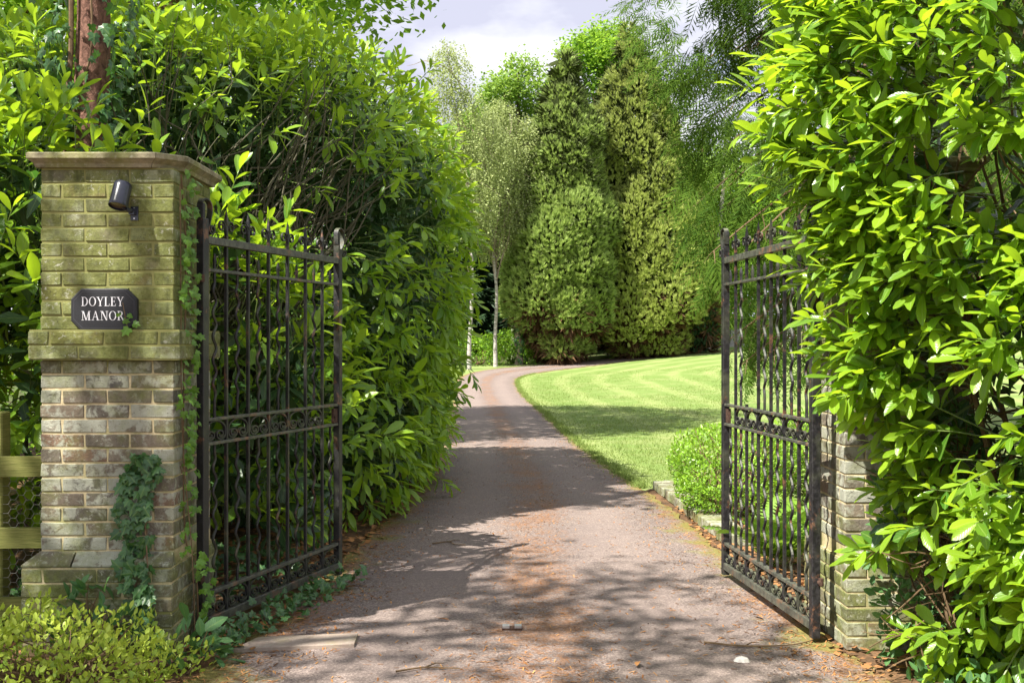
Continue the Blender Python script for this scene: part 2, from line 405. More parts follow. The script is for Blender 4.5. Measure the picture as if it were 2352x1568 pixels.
def mat_stone(name, a, c2, moss=(0.19, 0.20, 0.06)):
    b = NB(name)
    c = b.ramp(b.noise(11, 7, 0.65), (0.3, a), (0.68, c2))
    c = b.mix(b.ramp(b.noise(4.5, 5), (0.45, 0.0), (0.66, 0.75)), c, moss)
    c = b.mix(b.ramp(b.noise(50, 4), (0.55, 0.0), (0.75, 0.6)), c, (0.40, 0.39, 0.30))
    p = b.bsdf(c, 0.92, 0.15); b.bump(b.noise(40, 6, 0.7), 0.5, 0.01, p)
    return b.done(p.outputs[0])
MT['capstone'] = mat_stone('cap_stone', (0.10, 0.09, 0.055), (0.36, 0.32, 0.21))
MT['slab'] = mat_stone('pavement_slab', (0.26, 0.20, 0.165), (0.37, 0.30, 0.25), (0.24, 0.22, 0.09))
MT['greystone'] = plain('grey_stone', (0.40, 0.39, 0.37), 0.9, 0.1, 0.4, 6)

def mat_iron():
    b = NB('old_black_iron')
    n = b.noise(38, 6, 0.7)
    c = b.mix(b.ramp(n, (0.45, 0.0), (0.72, 1.0)), (0.008, 0.0075, 0.009), (0.032, 0.03, 0.032))
    c = b.mix(b.ramp(b.noise(9, 6, 0.75), (0.57, 0.0), (0.66, 0.9)), c, (0.17, 0.08, 0.042))
    up = b.n('ShaderNodeSeparateXYZ'); b.l(b.geo().outputs['Normal'], up.inputs[0])
    lich = b.math('MULTIPLY', b.ramp(up.outputs['Z'], (0.35, 0.0), (0.8, 0.6)), b.ramp(b.noise(25, 5), (0.4, 0.3), (0.6, 1.0)))
    c = b.mix(lich, c, (0.20, 0.21, 0.12))
    c = b.mix(b.ramp(b.noise(6, 5), (0.5, 0.0), (0.68, 0.45)), c, (0.09, 0.10, 0.055))
    p = b.bsdf(c, b.ramp(n, (0.3, 0.38), (0.7, 0.7)), 0.5)
    b.bump(b.noise(90, 4), 0.35, 0.004, p)
    return b.done(p.outputs[0])
MT['iron'] = mat_iron()
def mat_iron_worn():
    b = NB('worn_iron_rail')
    c = b.mix(b.ramp(b.noise(30, 6, 0.7), (0.35, 0.0), (0.7, 1.0)), (0.028, 0.029, 0.025), (0.125, 0.13, 0.098))
    c = b.mix(b.ramp(b.noise(11, 5, 0.7), (0.54, 0.0), (0.66, 0.85)), c, (0.20, 0.10, 0.055))
    p = b.bsdf(c, 0.5, 0.5); b.bump(b.noise(90, 4), 0.35, 0.004, p)
    return b.done(p.outputs[0])
MT['iron_worn'] = mat_iron_worn()
MT['rust'] = plain('rusty_iron', (0.10, 0.055, 0.038), 0.85, 0.3, 0.6, 60, 0.4)
MT['lamp_black'] = plain('black_paint_metal', (0.022, 0.025, 0.042), 0.28, 0.6, 0.3, 80)
MT['lens'] = plain('lens_glass', (0.05, 0.045, 0.035), 0.15, 0.7, 0.7, 260, col2=(0.14, 0.10, 0.05))
MT['screw'] = plain('steel_screw', (0.55, 0.55, 0.55), 0.35, 0.5, 0.2, 60, metal=0.8)
MT['slate'] = plain('slate_plaque', (0.018, 0.019, 0.023), 0.55, 0.4, 0.4, 220, 0.15)
MT['letter'] = plain('engraved_paint', (0.66, 0.65, 0.68), 0.6, 0.3, 0.15, 90)
def mat_wood():
    b = NB('mossy_rail_wood')
    mp = b.n('ShaderNodeMapping'); b.l(b.geo().outputs['Position'], mp.inputs[0]); mp.inputs['Scale'].default_value = (3, 3, 45)
    g = b.noise(2.5, 6, 0.7, vec=mp.outputs[0])
    c = b.ramp(g, (0.3, (0.10, 0.115, 0.03)), (0.55, (0.20, 0.205, 0.06)), (0.75, (0.27, 0.25, 0.10)))
    p = b.bsdf(c, 0.85, 0.2); b.bump(g, 0.4, 0.006, p)
    return b.done(p.outputs[0])
MT['wood'] = mat_wood()
MT['wire'] = plain('galvanised_wire', (0.30, 0.29, 0.27), 0.5, 0.5, 0.3, 60, metal=0.4)
def mat_bark(name, a, c2, sz=8, vs_=(1, 1, 0.25), lich=None):
    b = NB(name)
    mp = b.n('ShaderNodeMapping'); b.l(b.geo().outputs['Position'], mp.inputs[0]); mp.inputs['Scale'].default_value = vs_
    n = b.noise(sz, 7, 0.7, vec=mp.outputs[0], dist=0.6)
    c = b.ramp(n, (0.32, a), (0.66, c2))
    if lich: c = b.mix(b.ramp(b.noise(3, 4), (0.5, 0.0), (0.7, 0.5)), c, lich)
    p = b.bsdf(c, 0.9, 0.15); b.bump(n, 0.9, 0.03, p)
    return b.done(p.outputs[0])
MT['bark_red'] = mat_bark('reddish_bark', (0.04, 0.022, 0.017), (0.32, 0.17, 0.125), 26, (1, 1, 0.55))
MT['bark_brown'] = mat_bark('brown_bark', (0.09, 0.055, 0.035), (0.24, 0.15, 0.09), 6, lich=(0.10, 0.12, 0.05))
MT['bark_grey'] = mat_bark('grey_bark', (0.16, 0.12, 0.09), (0.38, 0.31, 0.25), 5)
def mat_birch():
    b = NB('birch_bark')
    mp = b.n('ShaderNodeMapping'); b.l(b.geo().outputs['Position'], mp.inputs[0]); mp.inputs['Scale'].default_value = (1.5, 1.5, 9)
    n = b.noise(1.6, 6, 0.7, vec=mp.outputs[0])
    c = b.ramp(n, (0.36, (0.08, 0.07, 0.06)), (0.46, (0.36, 0.33, 0.30)), (0.7, (0.52, 0.49, 0.45)))
    return b.done(b.bsdf(c, 0.8, 0.2).outputs[0])
MT['bark_birch'] = mat_birch()
MT['pebble'] = plain('white_pebble', (0.68, 0.65, 0.60), 0.7, 0.3, 0.2, 20)
MT['orange'] = plain('orange_dead_spray', (0.55, 0.17, 0.06), 0.8, 0.2, 0.3, 6)

# ------------------------------------------------------------------ the lie of the land
def sstep(a, b, x):
    t = np.clip((np.asarray(x, float) - a) / (b - a), 0, 1); return t * t * (3 - 2 * t)
def ground(x, y):
    x = np.asarray(x, float); y = np.asarray(y, float)
    a = np.interp(y, [-60, 29, 33, 36, 39, 42, 45, 48, 52, 56, 60, 70, 90, 140, 500],
                  [0, 0, .005, .018, .045, .095, .19, .30, .48, .68, .86, 1.32, 2.0, 3.0, 5.0])
    b = sstep(16, 52, y) * 0.062 * np.log1p(np.exp(np.minimum((x - 3.0) * 1.1, 40))) / 1.1
    b = np.where(x > 30, sstep(16, 52, y) * 0.062 * 27, b)
    return a + b
left_pts = [(-3.2, -8), (-2.5, 1.5), (-2.05, 3.6), (-1.72, 4.6), (-1.5, 5.3), (-1.34, 6.5), (-1.25, 8), (-1.1, 10.5), (-1.0, 12.8), (-1.07, 16), (-1.15, 19),
            (-1.45, 26.5), (-1.8, 33), (-2.1, 40), (-2.15, 45), (-1.75, 48.5), (-.6, 51.3), (1.5, 53.6), (4.5, 56.2), (8, 59.5), (12, 64)]
right_pts = [(3.4, -8), (2.7, 1.5), (2.2, 3.6), (1.95, 4.6), (1.75, 5.3), (1.66, 6.5), (1.6, 8), (1.52, 10.5), (1.36, 12.8), (1.14, 16), (.98, 19),
             (.68, 26.5), (.4, 33), (.22, 40), (.25, 44), (.7, 46.7), (1.6, 48.9), (3.2, 51.2), (5.8, 53.9), (9.3, 57.3), (13.5, 62)]
ND = 420
LE, RE = curve(left_pts, ND), curve(right_pts, ND)
wob = lambda k: 0.02 * np.sin(np.arange(ND) * 1.7 + k) + 0.015 * np.sin(np.arange(ND) * 0.63 + 2 * k)
LE = LE.copy(); RE = RE.copy(); LE[:, 0] += wob(0.3); RE[:, 0] += wob(1.9)
def dist_poly(x, y, P):
    """distance to a polyline and the side (positive to the right of its direction)"""
    x = np.asarray(x, float).ravel(); y = np.asarray(y, float).ravel()
    best = np.full(len(x), 1e9); side = np.zeros(len(x))
    for i in range(0, len(P) - 1):
        a, b_ = P[i], P[i + 1]; d = b_ - a; L2 = d @ d
        t = np.clip(((x - a[0]) * d[0] + (y - a[1]) * d[1]) / L2, 0, 1)
        qx, qy = x - a[0] - t * d[0], y - a[1] - t * d[1]
        r = qx * qx + qy * qy; m = r < best
        best = np.where(m, r, best); side = np.where(m, d[1] * qx - d[0] * qy, side)
    return np.sqrt(best), np.sign(side)
LEs, REs = LE[::3], RE[::3]

def axis(dense0, dense1, step, lo, hi, grow=1.18):
    a = list(np.arange(dense0, dense1, step)); s = step; x = dense1
    while x < hi: a.append(x); s *= grow; x += s
    s = step; x = dense0 - step
    while x > lo: a.insert(0, x); s *= grow; x -= s
    return np.array(a)
xs = axis(-4.5, 11, 0.2, -320, 320); ys = np.concatenate([axis(-2, 30, 0.22, -60, 29.9)[:-1], np.arange(30, 66, 0.33), axis(66, 67, 0.5, 66, 620)])
ys = np.unique(np.round(ys, 4))
GX, GY = np.meshgrid(xs, ys)
gx, gy = GX.ravel(), GY.ravel()
dR, sR = dist_poly(gx, gy, REs); dL, sL = dist_poly(gx, gy, LEs)
inside = (sR < 0) & (sL > 0)
gz = ground(gx, gy)
und = 0.02 * np.sin(gx * .9 + gy * .4) * np.sin(gy * .7 - gx * .2) * np.clip(dR, 0, 3) / 3 * (sR > 0)
gz = gz + und - np.where(inside, 0.05 * np.clip(np.minimum(dR, dL) / 0.2, 0, 1), 0)
soil = np.where((sL < 0) & (gy < 16.5), 1.0, 0.0)
soil = np.maximum(soil, np.where((sR > 0) & ((gy < 10.3) | ((gy < 11.95) & (gx < 1.85))), 1.0, 0.0))
soil = np.maximum(soil, np.where((gx < -2.6) & (gy < 25), 1.0, 0.0) * (gy < 60))
soil = np.maximum(soil, np.where(inside & ((gy < 11.6) | ((gy < 15) & (dL < dR))), 1.0, 0.0))
wood = np.where(gy > 58 + np.clip(gx, 0, 40) * 0.12, 1.0, 0.0) * np.where(sR > 0, np.where(gy > 61, 1, 0), 1)
wood = np.maximum(wood, np.where((sL < 0) & (gy > 20) & (dL > 2.6), 1.0, 0.0))
g = Geo(); nx, ny = len(xs), len(ys)
i, j = np.meshgrid(np.arange(nx - 1), np.arange(ny - 1)); k0 = (j * nx + i).ravel()
g.add(np.stack([gx, gy, gz], -1), np.stack([k0, k0 + 1, k0 + nx + 1, k0 + nx], -1), 0,
      np.stack([np.where(sR > 0, dR, 0), soil, wood], -1))
tag(g.build('lawn_ground', MT['lawn'], smooth=True), kind='structure')

NC = 17
t = np.linspace(0, 1, NC)
P = LE[:, None, :] * (1 - t)[None, :, None] + RE[:, None, :] * t[None, :, None]
px, py = P[..., 0].ravel(), P[..., 1].ravel()
camber = 0.02 * (1 - (2 * t - 1) ** 2)
pz = ground(px, py) + 0.004 + np.tile(camber, ND)
g = Geo(); i, j = np.meshgrid(np.arange(NC - 1), np.arange(ND - 1)); k0 = (j * NC + i).ravel()
g.add(np.stack([px, py, pz], -1), np.stack([k0, k0 + 1, k0 + NC + 1, k0 + NC], -1), 0,
      np.stack([np.tile(2 * t - 1, ND), np.zeros(ND * NC), np.zeros(ND * NC)], -1))
tag(g.build('driveway', MT['drive'], smooth=True), kind='structure')
def drive_z(x, y):
    c = np.interp(y, LE[:, 1], LE[:, 0]); d = np.interp(y, RE[:, 1], RE[:, 0])
    tt = np.clip((x - c) / (d - c), 0, 1)
    return ground(x, y) + 0.004 + 0.02 * (1 - (2 * tt - 1) ** 2)

# ------------------------------------------------------------------ brick gate pillars
BR = []                                                   # brick meshes, shared
_rs = np.random.default_rng(5)
for k in range(5):
    g = Geo(); bev_box(g, (-.1075, -.05125, 0), (.1075, .05125, .065), 0.0035, 0, 0.0016, _rs)
    BR.append(g.mesh('brick', MT['brick']))
def fill(L):
    n = max(1, round((L + .01) / .225)); l = (L + .01) / n - .01
    return [(i * (l + .01) + l / 2, l) for i in range(n)]
def lay_course(root, z, x0, x1, y0, y1, kind, hz=1.0):
    W = x1 - x0; D = y1 - y0; out = []
    def brick(cx_, cy_, l, rz):
        o = put('brick', random.choice(BR), root)
        o.location = (cx_ + random.uniform(-.001, .001), cy_ + random.uniform(-.002, .002), z)
        o.rotation_euler = (random.uniform(-.006, .006), random.uniform(-.005, .005), rz + random.choice((0, math.pi)))
        o.scale = (l / .215, 1, hz)
    if kind:
        for c, l in fill(W): brick(x0 + c, y0 + .05125, l, 0)
        for xx in (x0 + .05125, x1 - .05125):
            for c, l in fill(D - .1125): brick(xx, y0 + .1125 + c, l, math.pi / 2)
    else:
        for c, l in fill(W - .225): brick(x0 + .1125 + c, y0 + .05125, l, 0)
        for xx in (x0 + .05125, x1 - .05125):
            for c, l in fill(D): brick(xx, y0 + c, l, math.pi / 2)
def pillar(label, xc, yc, cant):
    """a gate pier 0.68 m square: plinth, sloping course, shaft, band, neck, stone cap"""
    root = thing('brick_pillar', label, 'gate pillar', (xc, yc, 0), 'brick gate pillars')
    h, N = .34, 0.005
    secs = [(0, 6, .07), (7, 20, 0), (20, 22, .045), (22, 33, 0)]
    core = Geo()
    # the plinth steps out on the outer side only; the gate side stays flush
    xl = lambda e: -h - (e if (cant > 0 or e < .06) else .012)
    xr = lambda e: h + (e if (cant < 0 or e < .06) else .012)
    for a, b_, e in secs:
        for c in range(a, b_):
            lay_course(root, c * .075 + .005, xl(e), xr(e), -h - e, h + e, c % 2 == 0)
        box(core, (xl(e) + N, -h - e + N, a * .075 - (.04 if a == 0 else .0)), (xr(e) - N, h + e - N + .006, b_ * .075 + .0035))
    q = h - N; box(core, (-q - .002, -q - .002, .453), (q + .002, q + .008, .527))
    core.build('mortar_core', MT['mortar'], root)
    # the sloping plinth bricks
    e = .07
    for rot in (0, 1, 2):
      if (rot == 1 and cant > 0) or (rot == 2 and cant < 0): continue
      fa, fb = (xl(e), xr(e)) if rot == 0 else (-h - e, h + e)
      for c, l in fill(fb - fa):
            a, b_ = fa + c - l / 2, fa + c + l / 2
            ta, tb = max(a, -h), min(b_, h)
            g = Geo()
            hexa(g, [(a, -h - e, .457), (b_, -h - e, .457), (tb, -h + .03, .457), (ta, -h + .03, .457),
                     (a, -h - e, .466), (b_, -h - e, .466), (tb, -h - .001, .524), (ta, -h - .001, .524)])
            o = g.build('plinth_brick', MT['brick'], root)
            o.rotation_euler = (0, 0, (0, math.pi / 2, -math.pi / 2)[rot])
    # cap: a cove course under a slab, the front inner corner canted off
    def outline(off, cx_=0.13):
        q = h + off * .85
        pts = [(-q, -q), (q - cx_, -q), (q, -q + cx_), (q, q), (-q, q)]
        return [(x * cant, y) for x, y in (pts if cant > 0 else pts)]
    levels = [(.022, 2.478), (.030, 2.497), (.056, 2.517), (.062, 2.521), (.062, 2.545), (.052, 2.552)]
    def loft(sel):
        g = Geo(); n = None
        rings = []
        for off, z in levels:
            o = outline(off); n0 = o
            if sel == 0: r = [n0[0], n0[1], (n0[1][0], n0[4][1]), n0[4]]
            else: r = [(n0[1][0] + .003 * cant, n0[1][1]), n0[2], n0[3], (n0[1][0] + .003 * cant, n0[3][1])]
            rings.append([(x, y, z) for x, y in r])
        V = [p for r in rings for p in r]; m = 4
        for a in range(len(rings) - 1):
            g_f = [(a * m + b_, a * m + (b_ + 1) % m, (a + 1) * m + (b_ + 1) % m, (a + 1) * m + b_) for b_ in range(m)]
            if cant < 0: g_f = [f[::-1] for f in g_f]
            if a == 0: F = list(g_f)
            else: F += g_f
        top = (len(rings) - 1) * m
        F += [(top, top + 1, top + 2, top + 3), (3, 2, 1, 0)]
        g.add(V, F); return g
    loft(0).build('capstone', MT['capstone'], root)
    loft(1).build('capstone', MT['capstone'], root)
    return root
P1 = pillar('mossy brick gate pillar bearing the black name plaque and a black spotlight', -2.066, 5.6 + .34, 1)
P2 = pillar('brick gate pillar half buried in laurel, striped by gate bar shadows', 2.075, 5.72 + .34, -1)

# ------------------------------------------------------------------ name plaque
PY = 5.6
def at(u, v, y): return np.array([(u - U0) * y / FPX, y, EYE - (v - V0) * y / FPX])
sx0, sx1, sz0, sz1 = -2.24, -1.904, 1.645, 1.861
sg = thing('name_plaque', 'black eight sided plaque lettered DOYLEY MANOR in white on mossy brick', 'sign', ((sx0 + sx1) / 2, PY - .004, (sz0 + sz1) / 2))
def octa(w_, h_, c, y):
    return [(-w_ + c, y, -h_), (w_ - c, y, -h_), (w_, y, -h_ + c), (w_, y, h_ - c), (w_ - c, y, h_), (-w_ + c, y, h_), (-w_, y, h_ - c), (-w_, y, -h_ + c)]
w_, h_ = (sx1 - sx0) / 2, (sz1 - sz0) / 2
g = Geo(); A_ = octa(w_, h_, .052, 0); B_ = octa(w_, h_, .052, -.022); C_ = octa(w_ - .005, h_ - .005, .05, -.026)
V = A_ + B_ + C_
F = [(r * 8 + k, r * 8 + (k + 1) % 8, (r + 1) * 8 + (k + 1) % 8, (r + 1) * 8 + k) for r in range(2) for k in range(8)]
g.add(V, F); g.add(C_, [tuple(range(8))])
board = g.build('board', MT['slate'], sg)
g = Geo()
ring0, ring1 = octa(w_ - .014, h_ - .014, .047, -.0264), octa(w_ - .0165, h_ - .0165, .046, -.0264)
g.add(ring0 + ring1, [(k, (k + 1) % 8, 8 + (k + 1) % 8, 8 + k) for k in range(8)])
g.build('border_line', plain('border_groove', (0.05, 0.05, 0.06), 0.6), sg)
def quad(a, b_, c, d): return [a, b_, c, d]
def stroke(x0, y0, x1, y1, t_): return [(x0 - t_ / 2, y0), (x0 + t_ / 2, y0), (x1 + t_ / 2, y1), (x1 - t_ / 2, y1)]
def serif(x0, x1, y): return [(x0, y), (x1, y), (x1, y + .045), (x0, y + .045)]
def bowl(cx_, cy_, rx, ry, a0, a1, tx, ty, n=14):
    q = []
    for k in range(n):
        A0, A1 = a0 + (a1 - a0) * k / n, a0 + (a1 - a0) * (k + 1) / n
        o = lambda A: (cx_ + rx * math.cos(A), cy_ + ry * math.sin(A)); ii = lambda A: (cx_ + (rx - tx) * math.cos(A), cy_ + (ry - ty) * math.sin(A))
        q.append([o(A0), o(A1), ii(A1), ii(A0)])
    return q
pi = math.pi
GL = {
 'D': (.78, [stroke(.16, 0, .16, 1, .14), serif(.0, .34, 0), serif(.0, .34, .955)] + bowl(.30, .5, .46, .5, -pi / 2, pi / 2, .14, .045)),
 'O': (.82, bowl(.41, .5, .41, .515, 0, 2 * pi, .135, .04, 24)),
 'Y': (.76, [[(.02, 1), (.18, 1), (.45, .46), (.32, .46)], [(.64, 1), (.70, 1), (.45, .46), (.38, .46)], stroke(.385, 0, .385, .47, .135), serif(.22, .55, 0), serif(-.05, .28, .955), serif(.55, .81, .955)]),
 'L': (.62, [stroke(.16, 0, .16, 1, .14), serif(.0, .58, 0), serif(.0, .34, .955), [(.53, 0), (.58, 0), (.60, .26), (.565, .26)]]),
 'E': (.64, [stroke(.16, 0, .16, 1, .14), serif(.0, .58, 0), serif(.0, .56, .955), serif(.2, .46, .49), [(.53, 0), (.58, 0), (.60, .24), (.565, .24)], [(.51, 1), (.56, 1), (.56, .78), (.53, .78)], [(.43, .4), (.47, .4), (.47, .62), (.43, .62)]]),
 'M': (1.06, [stroke(.15, 0, .15, 1, .05), stroke(.86, 0, .86, 1, .135), [(.13, 1), (.28, 1), (.56, .0), (.48, .0)], [(.80, 1), (.86, 1), (.56, .0), (.50, .0)], serif(.0, .30, 0), serif(.70, 1.02, 0), serif(.0, .2, .955), serif(.82, 1.02, .955)]),
 'A': (.86, [[(.08, 0), (.135, 0), (.44, 1.02), (.39, 1.02)], [(.60, 0), (.76, 0), (.45, 1.02), (.36, 1.02)], serif(.2, .64, .33), serif(-.03, .25, 0), serif(.52, .88, 0)]),
 'N': (.86, [stroke(.14, 0, .14, 1, .05), stroke(.72, 0, .72, 1, .05), [(.12, 1), (.27, 1), (.74, 0), (.62, .0)], serif(.0, .29, 0), serif(-.02, .2, .955), serif(.58, .87, .955)]),
 'R': (.80, [stroke(.16, 0, .16, 1, .14), serif(.0, .34, 0), serif(.0, .34, .955)] + bowl(.30, .745, .30, .255, -pi / 2, pi / 2, .13, .045, 10) + [[(.30, .50), (.44, .50), (.74, 0), (.60, 0)], serif(.6, .82, 0)]),
}
def word(s, xw, zb, wd, hh):
    adv = [GL[c][0] for c in s]; tot = sum(adv) + .10 * (len(s) - 1)
    sc = wd / tot; x = xw
    for c, a in zip(s, adv):
        g = Geo(); V = []
        for k, q in enumerate(GL[c][1]):
            y = -.0268 - .00004 * k
            g.add([(x + p[0] * sc, y, zb + p[1] * hh) for p in q], [(0, 1, 2, 3)])
        g.build('letter', MT['letter'], board)
        x += (a + .10) * sc
word('DOYLEY', -.114, .020, .214, .046)
word('MANOR', -.114, -.052, .219, .046)

# ------------------------------------------------------------------ black spotlight on a bracket
sl = thing('spotlight', 'black cylindrical spotlight on a bracket high on the mossy pillar', 'light', (-1.925, PY, 2.245))
g = Geo(); box(g, (-.019, -.008, -.035), (.019, 0, .035)); wp = g.build('wall_plate', MT['lamp_black'], sl)
for zz in (-.026, .026):
    g = Geo(); tube(g, [(.0, -.008, zz), (.0, -.0115, zz)], .0045, 8); g.build('screw', MT['screw'], wp)
g = Geo(); tube(g, [(0, -.006, .008), (-.010, -.045, .01), (-.034, -.075, .024)], [.013, .012, .010], 8)
box(g, (-.02, -.035, -.008), (.008, -.006, .022)); g.build('arm', MT['lamp_black'], sl)
ax0 = np.array([-.050, -.098, .036]); ax1 = ax0 + nrm(np.array([.012, .045, .115])) * .118
g = Geo(); d = nrm(ax1 - ax0)
tube(g, [ax0 - d * .014, ax0 - d * .012, ax0, ax0 + d * .09, ax1 - d * .006, ax1], [.0455, .047, .0465, .0455, .0445, .038], 28, cap=False)
tube(g, [ax1, ax1 + d * .002], [.038, .001], 28, cap=False)
hood = g.build('hood', MT['lamp_black'], sl, smooth=True)
g = Geo(); tube(g, [ax0 - d * .002, ax0 + d * .004], .0445, 28); g.build('lens', MT['lens'], hood)

# ------------------------------------------------------------------ wrought iron gates
GW = 1.6
NP = 7; PIT = GW / NP
def spiral(c, r0, r1, a0, turns, n, sgn):
    a = a0 + sgn * np.linspace(0, turns * 2 * np.pi, n); r = np.linspace(r0, r1, n) 
    return np.stack([c[0] + r * np.cos(a), np.zeros(n), c[1] + r * np.sin(a)], -1)
def scroll_half(sgn, wd, z0, z1):
    h = z1 - z0; rx = wd / 2
    a = np.linspace(np.pi / 2, np.pi * 1.08, 13)
    arc = np.stack([rx * np.cos(a), np.zeros(13), z0 + h * .50 + h * .50 * np.sin(a)], -1)
    c = (-rx * .50, z0 + h * .30); r0 = rx * .50
    s = spiral(c, 1, .26, np.pi * 1.0, 1.55, 34, 1)
    s = np.stack([c[0] + (s[:, 0] - c[0]) * r0 * (0.98), s[:, 1], c[1] + (s[:, 2] - c[1]) * h * .285], -1)
    P_ = np.vstack([arc[:-2], s]); P_[:, 0] *= sgn
    return P_
FLAT = ((0, 1, 0), 1.9)
def gate_meshes():
    M = {}
    def one(k, fn, mat='iron'):
        if k.endswith('rail') or k.endswith('rail_b'): mat = 'iron_worn'
        g = Geo(); fn(g); M[k] = g.mesh(k, MT[mat])
    def stile(w2, zt, curl):
        def f(g):
            bev_box(g, (-w2, -.022, .03), (w2, .022, zt), .003)
        return f
    one('hinge_stile', stile(.027, 2.25, 1)); one('latch_stile', stile(.025, 2.22, 1))
    def crook(g):                                         # flat strap bent over at the head of a stile
        P_ = [(-.027, 0, 2.25), (-.027, 0, 2.315), (-.015, 0, 2.345), (.022, 0, 2.358), (.06, 0, 2.34), (.07, 0, 2.305), (.06, 0, 2.26), (.042, 0, 2.215)]
        P_ = np.vstack([curve(P_, 24), spiral((.073, 2.20), .032, .008, np.pi * .9, 1.35, 24, 1)])
        tube(g, P_, .0055, 4, flat=((0, 1, 0), 4.0))
        bev_box(g, (-.026, -.02, 2.2), (-.005, .02, 2.33), .002)
    one('stile_crook', crook)
    rails = [('top_rail', 2.118, 2.158, .02), ('upper_rail', 1.97, 1.987, .016), ('middle_rail', 1.165, 1.182, .017), ('middle_rail_b', 1.035, 1.052, .017),
             ('lower_rail', .232, .252, .018), ('bottom_rail', .07, .115, .022)]
    for n, a, b_, t_ in rails: one(n, lambda g, a=a, b_=b_, t_=t_: bev_box(g, (.029, -t_, a), (GW - .027, t_, b_), .002))
    def strip(z0, z1, tip):
        def f(g):
            box(g, (-.0082, -.0082, z0), (.0082, .0082, z1))
            if tip:
                P_ = [(0, 0, z1), (0, 0, z1 + .03), (0, 0, z1 + .045), (0, 0, z1 + .07), (0, 0, z1 + .125)]
                tube(g, P_, [.0115, .009, .0145, .011, .001], 4)
        return f
    one('straight_bar', strip(.10, 2.205, True)); one('broken_bar_top', strip(1.972, 2.205, True)); one('broken_bar_foot', strip(.10, 1.20, False))
    def fin(g):
        for s in (-1, 1):
            sp = spiral((.046, 2.228), .034, .008, np.pi * .98, 1.4, 28, -1) * np.array([s, 1, 1])
            P_ = np.vstack([[(.004 * s, 0, 2.165), (.006 * s, 0, 2.19), (.009 * s, 0, 2.21)], sp])
            tube(g, P_, .0042, 4, flat=((0, 1, 0), 2.0))
    one('bar_scroll', fin)
    def wavy(z0, z1, w0, w1, tip):
        def f(g):
            z = np.linspace(z0, z1, int((z1 - z0) / .013)); amp = .0165 * np.clip((z - w0) / .06, 0, 1) * np.clip((w1 - z) / .06, 0, 1)
            P_ = np.stack([amp * np.sin((z - w0) * 2 * np.pi / .128), 0 * z, z], -1)
            r = np.full(len(z), .0088)
            if tip: r[-7:] = [.0088, .0088, .0105, .0115, .0095, .006, .0012]
            tube(g, P_, r, 5)
        return f
    one('wavy_bar_upper', wavy(1.175, 2.075, 1.27, 1.93, True)); one('wavy_bar_lower', wavy(.245, 1.045, .30, .99, False)); one('wavy_bar_tip', wavy(1.975, 2.075, 5, 6, True))
    one('scroll_mid', lambda g: [tube(g, scroll_half(s, PIT - .03, 1.055, 1.163),   .0060, 4, flat=FLAT) for s in (-1, 1)])
    one('scroll_foot', lambda g: [tube(g, scroll_half(s, PIT - .03, .117, .23),   .0060, 4, flat=FLAT) for s in (-1, 1)])
    def latch(g):
        box(g, (GW - .085, -.012, 1.055), (GW - .0275, .006, 1.15)); box(g, (GW - .078, -.02, 1.085), (GW - .06, -.0125, 1.10))
    one('lock_plate', latch, 'rust')
    def hinge(g):
        tube(g, [(-.036, -.02, -.02), (-.036, -.02, .02)], .014, 8); tube(g, [(-.03, -.01, 0), (-.085, -.0, 0)], .010, 8)
    one('hinge_pin', hinge, 'rust')
    return M
GM = gate_meshes()
def gate(label, hx, hy, fx, fy, miss_bar=None, miss_wavy=None):
    rt = thing('iron_gate', label, 'gate', (hx, hy, .0), 'wrought iron gate leaves', math.atan2(fy - hy, fx - hx))
    p = lambda name, key, s=0.0: put(name, GM[key], rt, loc=(s, 0, 0))
    p('stile', 'hinge_stile'); p('stile', 'latch_stile', GW); p('stile_crook', 'stile_crook'); p('stile_crook', 'stile_crook', GW)
    for k in ('top_rail', 'upper_rail', 'middle_rail', 'middle_rail_b', 'lower_rail', 'bottom_rail'): p('rail', k)
    for k in range(1, NP):
        s = k * PIT
        if k == miss_bar: q = p('straight_bar', 'broken_bar_top', s); p('straight_bar', 'broken_bar_foot', s)
        else: q = p('straight_bar', 'straight_bar', s)
        put('bar_scroll', GM['bar_scroll'], q)
    for k in range(NP):
        s = (k + .5) * PIT
        p('wavy_bar', 'wavy_bar_tip' if k in (miss_wavy or ()) else 'wavy_bar_upper', s); p('wavy_bar', 'wavy_bar_lower', s)
        if k < NP - 1: p('scroll', 'scroll_mid', s); p('scroll', 'scroll_foot', s)
        else: p('scroll', 'scroll_foot', s)
    p('lock_plate', 'lock_plate')
    for zz in (1.93, .33): put('hinge_pin', GM['hinge_pin'], rt, loc=(0, 0, zz))
    return rt
GA = gate('open black wrought iron gate leaf hung beside the pillar with the plaque', -1.652, 5.86, -1.174, 7.38, None, (4, 6))
GB = gate('open black wrought iron gate leaf standing before the box bush and fern', 1.60, 5.80, 1.434, 7.43, 5, (4, 6))

